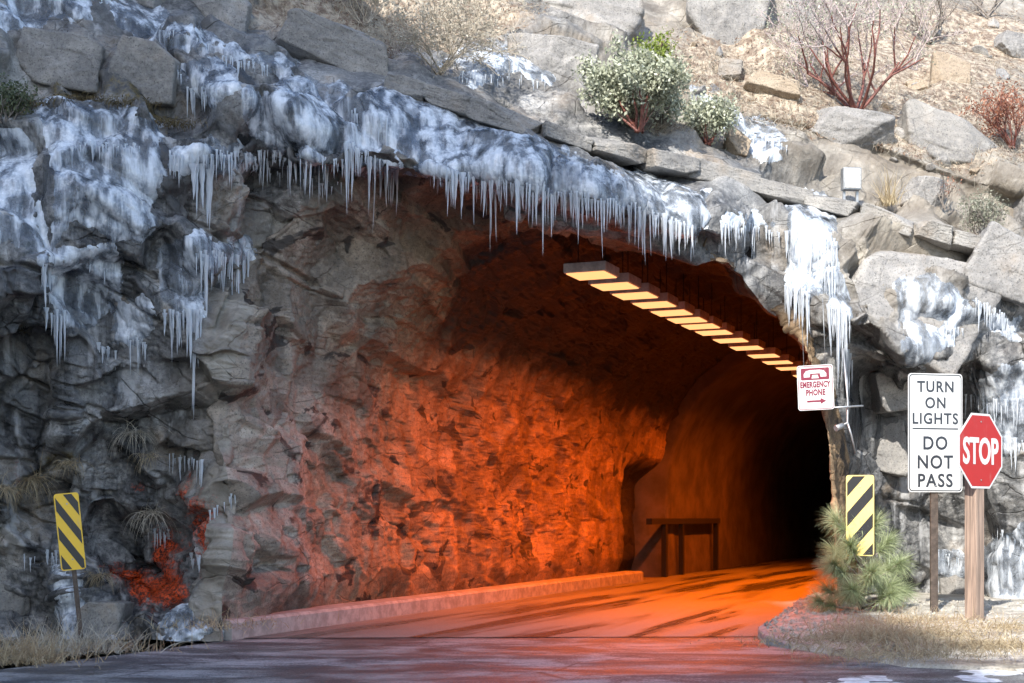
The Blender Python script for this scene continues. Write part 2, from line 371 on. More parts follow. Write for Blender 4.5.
COPE = [(105, -8), (180, 12), (255, 38), (300, 54), (395, 84), (440, 97), (520, 122), (560, 135), (620, 152), (700, 170), (760, 186), (850, 208), (900, 224), (985, 248), (1060, 266)]
COPE_X, COPE_Y = [p[0] for p in COPE], [p[1] for p in COPE]
def step(px, py, line, below, width, x0, x1, soft=25):
    xs, ys = [p[0] for p in line], [p[1] for p in line]
    sd = py-np.interp(px, xs, ys)
    m = sstep(px, x0-soft, x0+soft)*(1-sstep(px, x1-soft, x1+soft))
    return (sstep(sd, -width, width) if below else sstep(-sd, -width, width))*m
def blob(px, py, cx, cy, rx, ry, rot=0):
    c, s = math.cos(rot), math.sin(rot); dx, dy = px-cx, py-cy
    return np.exp(-(((dx*c+dy*s)/rx)**2+((-dx*s+dy*c)/ry)**2))
vt = np.linspace(0, 1, NE+1)
g = (vt**1.15)[None, :, None]
PX = lip[:, None, :]*(1-g)+outr[:, None, :]*g                                     # (NU+1, NE+1, 2)
px, py = PX[..., 0], PX[..., 1]
D = rbf(px, py)
D = D+.75*step(px, py-4, COPE, False, 10, 110, 1100)
D = D+.40*step(px, py, [(0, 108), (60, 97), (110, 92), (180, 122), (240, 100)], False, 6, 10, 210)
D = D+.28*step(px, py, [(240, 168), (340, 173), (440, 184), (520, 194), (600, 210), (700, 238), (740, 245)], True, 6, 250, 725)
D = D+.45*step(px, py, [(690, 132), (760, 118), (850, 138), (930, 170), (1024, 200), (1100, 215)], True, 8, 740, 1100)
D = D+.35*step(px, py, [(0, 338), (50, 330), (90, 318)], True, 5, -200, 62, 8)
D = D+.60*step(px, py, [(840, 365), (900, 385), (970, 350), (1030, 340)], True, 9, 862, 985, 12)
D = D+.40*step(px, py, [(95, 520), (150, 512), (180, 540)], True, 5, 108, 172, 10)*(1-sstep(py, 590, 640))
E0 = np.stack([(px-CX)/F*D, D, CH+(HY-py)/F*D], -1)
# inside
NF, NR, Q0, Q1 = 130, 190, 16.3, 28.6
l3 = E0[:, 0]; lp, lq, lz = l3@R, l3@A, l3[:, 2]
rows = []
for j in range(1, NF+1):
    s = j/NF; e = s*s*(3-2*s)*.55+.45*(1-(1-s)**2)
    p_ = lp*(1-e)+prof[:, 0]*e; z_ = lz*(1-e)+prof[:, 1]*e; q_ = lq*(1-s)+Q0*s
    rows.append(p_[:, None]*R+q_[:, None]*A+np.c_[np.zeros((NU+1, 2)), z_])
for j in range(1, NR+1):
    q_ = Q0+(Q1-Q0)*j/NR
    rows.append(prof[:, :1]*R+q_*A+np.c_[np.zeros((NU+1, 2)), prof[:, 1]])
I0 = np.stack(rows, 1)
G0 = np.concatenate([E0[:, ::-1], I0], 1)                                         # outer edge -> lip -> inside
NV = G0.shape[1]
def normals(G):
    du = np.gradient(G, axis=0); dv = np.gradient(G, axis=1)
    n = np.cross(du, dv); n /= np.linalg.norm(n, axis=-1, keepdims=True)+1e-9
    return n
N0 = normals(G0)
for _ in range(10):                                                              # soften so the fractured displacement stays ordered
    N0[1:-1, 1:-1] = (N0[1:-1, 1:-1]+N0[2:, 1:-1]+N0[:-2, 1:-1]+N0[1:-1, 2:]+N0[1:-1, :-2])/5
N0 /= np.linalg.norm(N0, axis=-1, keepdims=True)
if N0[NU//8, 40, 1] > 0: N0 = -N0                                                # outward = towards the road
inside = np.zeros(NV, np.float32); inside[NE+1:] = np.minimum(1, np.arange(1, NV-NE)/70.0)
W = np.stack([fbm(G0*.9+k*31.7, 5+k, 3) for k in range(3)], -1)*.13
rot = np.array([[.88, 0, -.47], [0, 1, 0], [.47, 0, .88]])
Pw = (G0+W)@rot.T
h1, e1, t1 = facets(Pw*np.array([.48, .48, .85])+3.1, 11, 2.2, .7)
h2, e2, t2_ = facets(Pw*np.array([1.1, 1.1, 1.75])+7.7, 23, 2.4, .7)
h3, e3, t3 = facets(Pw*np.array([3.0, 3.0, 4.4])+1.3, 37, 2.4, .6)
h4, e4, t4 = facets((G0+.3*W)*9.0, 41, 1.2)
h5 = facets(G0*21.0, 43, 1.5)[0]
fb = fbm(G0*2.2, 51, 5, .55)
out_a = 1-inside
cmk = sstep(fbm(G0*.8+50, 61, 3), -.05, .25); a1 = .20*out_a+.07*inside; a2 = .11*out_a+.038*inside; a3 = (.042*out_a+.026*inside)*(.35+.65*sstep(fbm(G0*1.1+9, 67, 3), -.2, .25))
disp = a1*h1+a2*h2+a3*h3+.013*h4+.006*h5+(.05*out_a+.035*inside)*fb
disp -= out_a*cmk*(.13*(1-sstep(e1, 0, .05))+.05*(1-sstep(e2, 0, .06)))+inside*cmk*.03*(1-sstep(e2, 0, .05))
amp = np.ones(G0.shape[:2], np.float32)
amp[:, NE+1:] *= .25+.75*sstep(G0[:, NE+1:, 2], .1, .9)
pxe, pye = px[:, ::-1], py[:, ::-1]
amp[:, :NE+1] *= 1-.45*sstep(-(pye-np.interp(pxe, COPE_X, COPE_Y)), 10, 60)
smooth_ice = np.clip(blob(pxe, pye, 500, 140, 210, 50, .2)+blob(pxe, pye, 100, 170, 70, 60)+blob(pxe, pye, 20, 230, 45, 100), 0, 1)
amp[:, :NE+1] *= 1-.45*smooth_ice
amp *= 1-.45*sstep(ut, 12.5, 14)[:, None]
lipb = np.exp(-((np.arange(NV)-NE)/28.0)**2)[None]*sstep(ut, 8.5, 9.5)[:, None]*(1-sstep(ut, 14, 15))[:, None]; amp *= 1-.75*lipb
disp = disp*amp
q_in = G0[:, NE+1:]@A
disp[:, NE+1:] *= 1-.55*sstep(q_in, 21.5, 26)
disp[:, NE+1:] -= .5*sstep(q_in, 25.9, 26.7)*(1-sstep(ut, 2.6, 3.6))[:, None]                 # the niche before the concrete lining
disp[:, NE+1:] -= .10*sstep(G0[:, NE+1:, 2], .5, .15)*(ut[:, None] < 2)
G = G0+N0*disp[..., None]
el = np.zeros(G.shape[:2])                                                       # relax quads that the steps have pulled long, so ledge faces stay solid rock
el[1:] = np.maximum(el[1:], np.linalg.norm(np.diff(G0, axis=0), axis=-1)); el[:, 1:] = np.maximum(el[:, 1:], np.linalg.norm(np.diff(G0, axis=1), axis=-1))
mk = sstep(el, .085, .14)*(np.arange(NV) > 60)[None]; mk[:, NE+1:] = 0; mk[:, :3] = 0
for _ in range(3): mk[1:-1, 1:-1] = np.maximum(mk[1:-1, 1:-1], .9*np.maximum(np.maximum(mk[2:, 1:-1], mk[:-2, 1:-1]), np.maximum(mk[1:-1, 2:], mk[1:-1, :-2])))
mk = mk[1:-1, 1:-1, None]*.9
for _ in range(14):
    G[1:-1, 1:-1] += mk*((G[2:, 1:-1]+G[:-2, 1:-1]+G[1:-1, 2:]+G[1:-1, :-2])/4-G[1:-1, 1:-1])
NS = normals(G);
if (NS*N0).sum() < 0: NS = -NS
def grid_faces(nu, nv):
    i = np.arange(nu*nv).reshape(nu, nv)
    return np.stack([i[:-1, :-1], i[1:, :-1], i[1:, 1:], i[:-1, 1:]], -1).reshape(-1, 4)
GE, GI = G[:, :NE+1], G[:, NE:]
tone = np.clip(.5+.55*(t2_-.5)+.5*(t3-.5)+.35*(t1-.5), 0, 1); toneE, toneI = tone[:, :NE+1], tone[:, NE:]
# painted onto the rock: soil, moss, seep paths with rim shade, orange reflected light
cope_sd = np.interp(pxe, COPE_X, COPE_Y)-pye
soil = np.clip(.95*blob(pxe, pye, 800, 95, 150, 45, .15)+.9*blob(pxe, pye, 960, 130, 140, 45, .2)+.8*blob(pxe, pye, 950, 40, 160, 50)+.8*blob(pxe, pye, 450, 20, 90, 35)+.5*blob(pxe, pye, 730, 60, 60, 30, .3)
               +.6*blob(pxe, pye, 640, 135, 60, 18, .25)+.6*blob(pxe, pye, 330, 10, 120, 20)+.9*sstep(-pye, 20, 160), 0, 1)*sstep(cope_sd, 0, 14)*.9
soil += .7*blob(pxe, pye, 370, 25, 130, 40)*sstep(cope_sd, 0, 10)
soil -= .6*blob(pxe, pye, 520, 60, 70, 30)+.3*blob(pxe, pye, 900, 160, 90, 18, .3)
moss = np.clip(.62*blob(pxe, pye, 65, 95, 60, 14, -.05)+.6*blob(pxe, pye, 150, 110, 40, 12, .3)+.8*blob(pxe, pye, 10, 105, 25, 20)+.5*blob(pxe, pye, 20, 335, 40, 12)+.6*blob(pxe, pye, 55, 460, 40, 16), 0, 1)
rust = np.clip(1.5*blob(pxe, pye, 136, 590, 38, 22, .5)+.72*blob(pxe, pye, 166, 550, 6, 30, -.2)+.62*blob(pxe, pye, 190, 505, 10, 40)+.62*blob(pxe, pye, 212, 530, 8, 50)+.6*blob(pxe, pye, 140, 492, 10, 9)+.5*blob(pxe, pye, 18, 480, 6, 36)+.7*blob(pxe, pye, 172, 590, 7, 14)+.35*blob(pxe, pye, 190, 540, 36, 60), 0, 1.1)  # orange reflected lamp light painted on the lower-left rock
wet_shade = np.clip(.25+.9*sstep(-cope_sd, 0, 40)*(1-blob(pxe, pye, 340, 260, 110, 60))-.35*blob(pxe, pye, 900, 290, 90, 60)+.5*blob(pxe, pye, 100, 480, 130, 120)+.8*blob(pxe, pye, 885, 480, 45, 110), 0, 1)  # seep damp; the right-rim blob also paints shade below the boulder
tan = np.clip(blob(pxe, pye, 350, 245, 120, 50, -.15)+.9*blob(pxe, pye, 230, 400, 50, 60)+.9*blob(pxe, pye, 880, 280, 70, 50)+.7*blob(pxe, pye, 930, 230, 100, 40)+.8*sstep(cope_sd, 0, 30)*sstep(pxe, 480, 700)+.5*blob(pxe, pye, 60, 50, 90, 30), 0, 1)
lb = sstep((np.arange(NE+1)[None]-(NE-34))/34.0+.9*fbm(GE*2.0, 611, 4, .6), .25, .75)*(1-sstep(ut, 7, 9))[:, None]; tan = np.maximum(tan, lb); wet_shade = wet_shade*(1-.85*lb)
cliff = mesh_np('cliff', GE, grid_faces(NU+1, NE+1), M['cliff'], attrs=dict(soil=soil, moss=moss, rust=rust, wet_shade=wet_shade, tan=tan, tone=toneE)); tag(cliff, kind='structure')  # rust holds the painted orange reflected light
tun = empty('road_tunnel', Vector((0.9, 17.0, 0)))
tag(tun, 'unlined rock road tunnel with orange lamp glow bored through the icy cliff', 'tunnel')
def to_local(V, e): return np.asarray(V)-np.array(e.location)
zi = GI[..., 2]; qi = GI@A
soot_shade = np.clip(sstep(zi, 2.7, 4.5)*1.1*sstep(qi, 14.4, 17.0)+.34*sstep(qi, 19, 27), 0, 1)  # ceiling soot, with the lamps' falloff up the wall painted in
soot_shade += 1.0*sstep(qi, 25.7, 26.6)*(1-sstep(ut, 2.6, 3.6))[:, None]  # niche recess painted dark to stand for its shade
mesh_np('rock_wall', to_local(GI, tun), grid_faces(NU+1, GI.shape[1]), M['tunnel'], tun, attrs=dict(soot_shade=soot_shade, glow_tint=sstep(qi+.8*fbm(GI*1.2, 621, 3), 13.6, 16.5), wet_shade=np.full(zi.shape, .35), tone=toneI))
# concrete lining deeper in, thick ring end facing the mouth
sp = PROF.copy(); sp[:, 0] = -5.55+(sp[:, 0]+5.55)*.965; sp[:, 1] = np.where(sp[:, 1] > 0, sp[:, 1]*.965, sp[:, 1])
t2 = np.linspace(0, 17, 103); inn = catmull(sp, t2); ou = catmull(PROF, t2); ou[:, 0] = -5.55+(ou[:, 0]+5.55)*1.3; ou[:, 1] *= 1.15
rows = [ou[:, :1]*R+28.4*A+np.c_[np.zeros((103, 2)), ou[:, 1]]]
qs = [28.4+.02]+[28.4+.6*k for k in range(1, 90)]
for k, q in enumerate(qs):
    rib = .05 if (k % 8) in (0, 1) else 0.0
    pr = inn.copy(); pr[:, 0] = -5.55+(pr[:, 0]+5.55)*(1-rib*.3); pr[:, 1] *= (1-rib*.3)
    rows.append(pr[:, :1]*R+q*A+np.c_[np.zeros((103, 2)), pr[:, 1]])
rows.append(np.tile(np.array([-5.55*R+(qs[-1]+.02)*A+np.array([0, 0, 2.0])]), (103, 1)))
LN = np.stack(rows, 1); LN[..., 0] += .02*fbm(LN*1.5, 77, 3)
mesh_np('concrete_lining', to_local(LN, tun), grid_faces(103, LN.shape[1]), M['lining'], tun)
# kerb along the left wall
kp = [(-8.07, -.05), (-8.07, .165), (-8.10, .197), (-8.42, .20), (-8.42, -.05)]
qk = np.linspace(12.05, 26.2, 60); KV = np.stack([np.array([p*R+q*A+np.array([0, 0, z]) for q in qk]) for p, z in kp], 0)
KV = KV+(.012*fbm(KV*3, 91, 3))[..., None]*np.array([1, 0, .6])
kf = grid_faces(len(kp), 60); nK = len(kp)
ks = mesh_np('kerb', to_local(KV, tun), kf, M['conc'], tun, smooth=False)
bm = bmesh.new(); bm.from_mesh(ks.data); bm.verts.ensure_lookup_table()
for j in (0, 59): bm.faces.new([bm.verts[i*60+j] for i in (range(nK) if j else reversed(range(nK)))])
bmesh.ops.recalc_face_normals(bm, faces=bm.faces[:]); bm.to_mesh(ks.data); bm.free()

# ---- where the surface is under a picture point
pr_x = CX+F*GE[..., 0]/GE[..., 1]; pr_y = HY-F*(GE[..., 2]-CH)/GE[..., 1]
S3, SX0, SY0 = 3, -120, -120
GW, GH = 1300//S3, 860//S3
zb = np.full((GH, GW), 1e9, np.float32); zi_ = np.full((GH, GW), -1, np.int64)
ix = ((pr_x-SX0)/S3).astype(int).ravel(); iy = ((pr_y-SY0)/S3).astype(int).ravel()
ok = (ix >= 0) & (ix < GW) & (iy >= 0) & (iy < GH); idx = np.nonzero(ok)[0]
order = idx[np.argsort(-GE[..., 1].ravel()[idx])]
zb[iy[order], ix[order]] = GE[..., 1].ravel()[order]; zi_[iy[order], ix[order]] = order
GEf, NSf = GE.reshape(-1, 3), NS[:, :NE+1].reshape(-1, 3)
def surf(px_, py_, rad=2):
    """front-most cliff vertex near a picture point -> (position, normal)"""
    cx_, cy_ = int((px_-SX0)/S3), int((py_-SY0)/S3); best = None
    for r in range(0, 6):
        for yy in range(max(0, cy_-r), min(GH, cy_+r+1)):
            for xx in range(max(0, cx_-r), min(GW, cx_+r+1)):
                if zi_[yy, xx] >= 0:
                    k = zi_[yy, xx]; e = (pr_x.ravel()[k]-px_)**2+(pr_y.ravel()[k]-py_)**2
                    if best is None or e < best[0]: best = (e, k)
        if best is not None and r >= 1: break
    k = best[1]; return Vector(GEf[k]), Vector(NSf[k])
def spot(px_, py_, lift=0.0):
    p, n = surf(px_, py_); return at(px_, py_, p.y-lift)

# ------------------------------------------------------------------ ice: sheets frozen to the rock, each with its icicles
BL = GE.copy()
for _ in range(14):
    BL[1:-1, 1:-1] = (BL[1:-1, 1:-1]*2+BL[2:, 1:-1]+BL[:-2, 1:-1]+BL[1:-1, 2:]+BL[1:-1, :-2])/6
NB = normals(BL)
if (NB*N0[:, :NE+1]).sum() < 0: NB = -NB
PI = BL*.6+GE*.4
en = fbm(GE*np.array([3.2, 3.2, 1.3]), 131, 4, .6); drip = fbm(GE*np.array([7, 7, .9]), 151, 3, .6)
def poly_sd(qx, qy, poly):
    d = np.full(qx.shape, 1e9); ins = np.zeros(qx.shape, bool); n = len(poly)
    for i in range(n):
        (x1, y1), (x2, y2) = poly[i], poly[(i+1) % n]
        ex, ey = x2-x1, y2-y1; t = np.clip(((qx-x1)*ex+(qy-y1)*ey)/(ex*ex+ey*ey+1e-9), 0, 1)
        d = np.minimum(d, np.hypot(qx-x1-t*ex, qy-y1-t*ey))
        c = ((y1 > qy) != (y2 > qy)) & (qx < ex*(qy-y1)/(ey+(1e-9 if ey == 0 else 0))+x1); ins ^= c
    return np.where(ins, d, -d)
ICI = []
for k in range(9):
    random.seed(300+k); n = 7; segs = 9; V = []; Fc = []
    ph = random.random()*6
    for i in range(segs+1):
        t = i/segs; r = (1-t)**.75*(1+.16*math.sin(t*17+ph)+.1*math.sin(t*41+ph*2)); r = max(r, .03)+(.25*(1-t/.2)**2 if t < .2 else 0)
        wx, wy = .35*math.sin(t*3+ph)*t, .35*math.cos(t*2.3+ph)*t
        for j in range(n): V.append((wx+r*math.cos(6.2832*j/n), wy+r*math.sin(6.2832*j/n), .06-1.06*t))
    for i in range(segs):
        for j in range(n): Fc.append((i*n+j, i*n+(j+1) % n, (i+1)*n+(j+1) % n, (i+1)*n+j))
    o = mesh_np('icicle', V, Fc, M['icicle']); ICI.append(o.data); bpy.data.objects.remove(o)
ice_things = []
def ice(label, poly, rows=(), thick=.05, sheet=True, seed=1, edge=10.0):
    """poly: outline on the rock; rows: (polyline of roots, count, shortest, longest in metres, radius)"""
    random.seed(900+seed)
    cx_ = sum(p[0] for p in poly)/len(poly); cy_ = sum(p[1] for p in poly)/len(poly)
    base, _ = surf(cx_, cy_)
    e = empty('ice_curtain', base); tag(e, label, 'ice', 'frozen seeps on the tunnel cliff')
    x0, x1 = min(p[0] for p in poly)-25, max(p[0] for p in poly)+25; y0, y1 = min(p[1] for p in poly)-25, max(p[1] for p in poly)+25
    if sheet:
        near = (pr_x > x0) & (pr_x < x1) & (pr_y > y0) & (pr_y < y1)
        ii, jj = np.nonzero(near); i0, i1, j0, j1 = ii.min(), ii.max()+1, jj.min(), jj.max()+1
        sd = poly_sd(pr_x[i0:i1, j0:j1], pr_y[i0:i1, j0:j1], poly)+en[i0:i1, j0:j1]*18
        th = np.clip(sd/edge, -1, 1); nr = near[i0:i1, j0:j1]
        off = np.where(th > 0, .2+.5*th, th*1.2)*thick*(1+.6*drip[i0:i1, j0:j1])
        V = PI[i0:i1, j0:j1]+NB[i0:i1, j0:j1]*off[..., None]
        keep = (th > -.5) & nr
        fi = grid_faces(i1-i0, j1-j0); kf_ = keep.ravel()[fi].all(1); fi = fi[kf_]
        used, inv = np.unique(fi, return_inverse=True)
        mesh_np('ice_sheet', V.reshape(-1, 3)[used]-np.array(base), inv.reshape(-1, 4), M['ice'], e)
    for line, cnt, a, b, rad in rows:
        L = [0]
        for i in range(1, len(line)): L.append(L[-1]+math.hypot(line[i][0]-line[i-1][0], line[i][1]-line[i-1][1]))
        cnt = int(cnt*1.18)
        for k in range(cnt):
            s = (k+random.uniform(-1.2, 2.2))/cnt*L[-1]; s = min(max(s, 0), L[-1]-.01)
            i = max(j for j in range(len(L)-1) if L[j] <= s); f = (s-L[i])/(L[i+1]-L[i])
            qx = line[i][0]+(line[i+1][0]-line[i][0])*f; qy = line[i][1]+(line[i+1][1]-line[i][1])*f+random.uniform(-4, 3)
            p, nn = surf(qx, qy)
            pos = at(qx, qy, p.y)+Vector((0, -.01-random.random()*.07, .05))
            cl = .55+.45*math.sin(s*.21+seed*2)+.3*math.sin(s*.083+seed)
            ln = a*random.uniform(.4, 1.2)+(b-a)*min(1, max(0, cl*.6+.4*random.random()))*random.random()**1.2*1.35
            r = rad*random.choice((.45, .6, .75, .75, .9, 1.35))*(.55+.5*ln/max(b, .01))
            ic = bpy.data.objects.new('icicle', random.choice(ICI)); COL.objects.link(ic); ic.parent = e
            ic.location = pos-base; ic.scale = (r, r, ln); ic.rotation_euler = (random.uniform(-.04, .04), random.uniform(-.04, .04), random.random()*6)
    ice_things.append(e); return e

ice('thin bluish ice glazing the sloping slab in the top left corner', [(-60, -40), (90, -20), (96, 22), (60, 22), (30, 32), (-60, 45)], thick=.03, seed=1)
ice('narrow icy ribbon running down along the coping with a short icicle fringe', [(70, -15), (110, -15), (170, 18), (240, 45), (295, 62), (285, 76), (235, 64), (175, 52), (120, 25)],
    [([(222, 62), (268, 72)], 18, .10, .26, .016), ([(160, 35), (215, 50)], 9, .05, .14, .012)], .035, seed=2)
ice('hanging ice lump with a tight bunch of icicles under the left ledge', [(178, 62), (215, 55), (240, 72), (238, 88), (215, 102), (190, 98), (176, 80)],
    [([(188, 96), (218, 98)], 15, .15, .5, .02), ([(175, 68), (184, 86)], 4, .1, .2, .014)], .06, seed=3)
ice('broad frosted ice bulge below the mossy ledge at upper left', [(34, 112), (60, 98), (140, 112), (162, 132), (166, 185), (150, 235), (110, 240), (72, 225), (54, 250), (48, 170)],
    [([(70, 152), (140, 152)], 24, .08, .24, .014), ([(120, 205), (150, 212)], 8, .1, .3, .015)], .06, seed=4)
ice('frosty skin over the dark rounded rock on the left border', [(-60, 120), (25, 118), (42, 170), (46, 250), (20, 240), (-60, 230)], thick=.02, seed=5)
ice('trickling ice column with drip points at mid left', [(46, 252), (70, 240), (112, 245), (118, 300), (92, 325), (60, 328), (48, 300)],
    [([(48, 318), (66, 322)], 8, .2, .45, .02), ([(92, 268), (108, 275)], 6, .08, .2, .014), ([(40, 268), (50, 270)], 4, .2, .5, .02)], .05, seed=6)
ice('small ice pad with short icicles between the column and the drapery', [(112, 305), (150, 300), (158, 330), (140, 350), (112, 345)],
    [([(98, 352), (116, 358)], 9, .12, .38, .018), ([(130, 345), (148, 350)], 8, .12, .35, .018)], .04, seed=7)
ice('stepped ice shelf with dense icicles left of the arch', [(165, 145), (200, 140), (250, 150), (262, 168), (250, 178), (200, 170), (168, 168)],
    [([(170, 160), (215, 164)], 20, .15, .45, .02), ([(215, 158), (270, 166)], 24, .15, .5, .02), ([(192, 172), (212, 176)], 8, .4, .85, .035), ([(255, 178), (345, 192)], 16, .05, .2, .013)], .06, seed=8)
ice('draped ice apron with the longest icicle pillar left of the arch', [(158, 250), (185, 235), (215, 240), (252, 238), (255, 258), (225, 262), (200, 285), (205, 318), (185, 320), (165, 300)],
    [([(198, 262), (250, 262)], 34, .25, .78, .022), ([(165, 318), (205, 322)], 18, .2, .5, .02), ([(188, 318), (200, 322)], 7, .6, 1.2, .03), ([(205, 245), (212, 245)], 3, .3, .6, .02)], .07, seed=9)
ice('left third of the great ice cap over the arch', [(245, 92), (310, 78), (395, 88), (425, 110), (425, 172), (370, 180), (340, 172), (290, 158), (250, 135)],
    [([(258, 158), (345, 168)], 34, .15, .55, .02), ([(345, 150), (400, 178)], 34, .25, .8, .022), ([(352, 120), (398, 128)], 16, .15, .6, .018)], .07, seed=10)
ice('middle of the great ice cap over the arch with the long centre fringe', [(375, 90), (450, 106), (540, 140), (590, 158), (596, 206), (520, 192), (440, 184), (402, 172)],
    [([(430, 178), (500, 186)], 40, .2, .55, .021), ([(495, 186), (566, 200)], 40, .2, .65, .021), ([(490, 190), (500, 190)], 3, .55, .75, .022)], .07, seed=11)
ice('right end of the great ice cap above the orange lamps', [(530, 142), (600, 160), (660, 180), (705, 195), (712, 218), (694, 238), (640, 222), (600, 208), (535, 196)],
    [([(560, 198), (630, 212)], 38, .2, .62, .02), ([(630, 212), (696, 236)], 36, .2, .6, .02), ([(680, 232), (692, 238)], 3, .4, .55, .022)], .07, seed=12)
ice('ragged row of small icicles right of the ice cap', [(705, 205), (760, 215), (782, 222), (775, 232), (720, 230)],
    [([(720, 228), (755, 232)], 24, .15, .42, .017), ([(755, 232), (778, 238)], 9, .1, .3, .016)], .03, seed=13)
ice('tall white frozen waterfall at the right shoulder of the arch', [(785, 198), (812, 195), (842, 206), (836, 240), (840, 262), (828, 290), (806, 305), (790, 300), (783, 250)],
    [([(784, 290), (808, 302)], 22, .2, .62, .025), ([(808, 280), (834, 272)], 24, .25, .7, .026), ([(786, 240), (836, 250)], 26, .25, .6, .026)], .10, seed=14)
ice('slender hanging ice drape beside the emergency phone sign', [(828, 268), (840, 272), (848, 318), (846, 345), (834, 335)],
    [([(828, 310), (850, 325)], 22, .3, .95, .024), ([(836, 345), (852, 360)], 10, .3, .75, .022)], .05, seed=15)
ice('glossy ice veil over the big pale boulder on the right', [(880, 262), (930, 275), (975, 298), (1018, 322), (1024, 345), (985, 330), (955, 340), (925, 370), (905, 370), (902, 330), (890, 290)],
    [([(975, 305), (1015, 330)], 24, .12, .5, .019), ([(1002, 328), (1014, 336)], 6, .4, .75, .024), ([(940, 330), (965, 335)], 9, .1, .35, .018)], .045, seed=16)
ice('lumpy ice cascade with icicles behind the stop sign', [(966, 372), (1000, 358), (1040, 362), (1040, 430), (1000, 450), (985, 470), (968, 440), (978, 400)],
    [([(965, 400), (1035, 410)], 26, .15, .4, .02), ([(985, 440), (1035, 450)], 16, .15, .4, .02)], .06, seed=17)
ice('crusted ice at the cliff foot right of the stop sign post', [(930, 555), (965, 548), (1040, 520), (1045, 590), (1000, 605), (940, 590)],
    [([(990, 535), (1035, 545)], 16, .1, .3, .02), ([(945, 560), (965, 565)], 6, .1, .2, .016)], .05, seed=18)
ice('pale ice patch on the ledge above the coping near the dry brush', [(448, 60), (480, 45), (530, 48), (560, 40), (592, 55), (575, 75), (530, 82), (470, 82)],
    [([(455, 80), (545, 84)], 20, .08, .25, .014)], .04, seed=19)
ice('icy spill with drip fringe beside the grey green shrub', [(690, 85), (715, 92), (745, 112), (782, 132), (785, 160), (765, 165), (740, 140), (700, 110)],
    [([(740, 138), (768, 142)], 12, .1, .3, .017), ([(768, 142), (786, 148)], 6, .1, .25, .016)], .05, seed=20)
ice('white frozen rivulet at the cliff foot by the left striped marker', [(48, 585), (62, 560), (82, 575), (88, 600), (110, 612), (112, 640), (58, 640)],
    [([(45, 555), (60, 560)], 6, .1, .3, .016), ([(25, 560), (40, 562)], 4, .1, .3, .015)], .05, seed=21)
ice('thin icicles in the hollow with painted orange glow left of the tunnel wall', [(150, 520), (165, 528), (160, 540), (148, 535)],
    [([(150, 535), (168, 540)], 10, .1, .3, .015), ([(170, 462), (205, 468)], 14, .1, .5, .016), ([(188, 560), (205, 565)], 6, .1, .3, .018), ([(205, 520), (235, 500)], 8, .1, .5, .014)], .03, seed=22)

# ------------------------------------------------------------------ rocks
_ico = {}
def ico(sub):
    if sub not in _ico:
        b = bmesh.new(); bmesh.ops.create_icosphere(b, subdivisions=sub, radius=1)
        _ico[sub] = (np.array([v.co[:] for v in b.verts]), np.array([[v.index for v in f.verts] for f in b.faces])); b.free()
    return _ico[sub]
def rock_verts(seed, dims, boxy=True, nrand=8, sub=5, rough=.03, rnd=.014, jit=.13):
    V, Fc = ico(sub); r_ = np.random.default_rng(seed)
    pl = []
    if boxy:
        for a in range(3):
            for s in (1, -1):
                v = np.zeros(3); v[a] = s; v += r_.normal(0, jit, 3); pl.append((v/np.linalg.norm(v), r_.uniform(.75, .95)))
    for _ in range(nrand):
        v = r_.normal(0, 1, 3); pl.append((v/np.linalg.norm(v), r_.uniform(.82, 1.15) if boxy else r_.uniform(.6, .95)))
    R_ = np.full(len(V), 1.6 if boxy else 1.25)
    k = 1/rnd; X_ = np.stack([k*(V@n)/o for n, o in pl]+[k/R_]); m_ = X_.max(0); s = (m_+np.log(np.exp(X_-m_).sum(0)))/k
    P = V/s[:, None]
    q = P*2+seed
    f1, g1, _t = facets(q*.8, seed % 991, 1.5, .5); f2, g2, _t = facets(q*2.4, seed % 983, 1.8, .5)
    P = P*(1+rough*(.7*fbm(q*1.2, seed % 997, 5, .6)+.8*f1+.35*f2))[:, None]
    return P*np.array(dims)/2*1.05, Fc
def rock(name, label, cat, loc, dims, seed, mat='boulder', rz=0., rx=0., ry=0., boxy=True, group=None, sub=6, parent=None, nrand=8, jit=.13):
    V, Fc = rock_verts(seed, dims, boxy, nrand, sub, jit=jit)
    o = mesh_np(name, V, Fc, M[mat], parent, smooth=True)
    o.location = loc; o.rotation_euler = (rx, ry, rz)
    if not parent: tag(o, label, cat, group)
    return o
def rock_px(label, x0, y0, x1, y1, seed, mat='boulder', depth=.7, roll=0., rz=0., boxy=True, sink=.25, d=None, name='boulder', cat='boulder', nrand=8):
    cx_, cy_ = (x0+x1)/2, (y0+y1)/2
    if d is None: d = surf(cx_, cy_)[0].y
    w, h = (x1-x0)/F*d, (y1-y0)/F*d
    return rock(name, label, cat, at(cx_, cy_, d+sink*depth), (w, depth, h), seed, mat, rz=rz, ry=roll, boxy=boxy, nrand=nrand)
rock_px('long flat slab capping the left end of the coping', 268, 28, 396, 84, 11, depth=.9, roll=.26, sink=.2, mat='coping')
rock_px('lichen spotted slab above the ledge left of the long coping slab', 168, -14, 258, 40, 12, depth=.9, roll=.3, sink=.2)
rock_px('tapered grey slab at the top edge beside the dry grass', 95, -25, 185, 18, 13, depth=.9, roll=.35, sink=.3)
rock_px('brown stained angular block above the mossy ledge at upper left', 20, 34, 112, 96, 71, 'coping', .8, .12, sink=.22)
rock_px('grey jointed block right of the brown stained block at upper left', 108, 44, 190, 112, 72, 'coping', .8, .2, sink=.25)
rock_px('large pale split boulder at the top beside the twiggy shrub', 684, -30, 765, 72, 14, depth=1.6, roll=.1, sink=.3)
rock_px('pale boulder leaning right of the dark split at the top', 728, -25, 815, 66, 15, depth=1.5, roll=-.35, sink=.55)
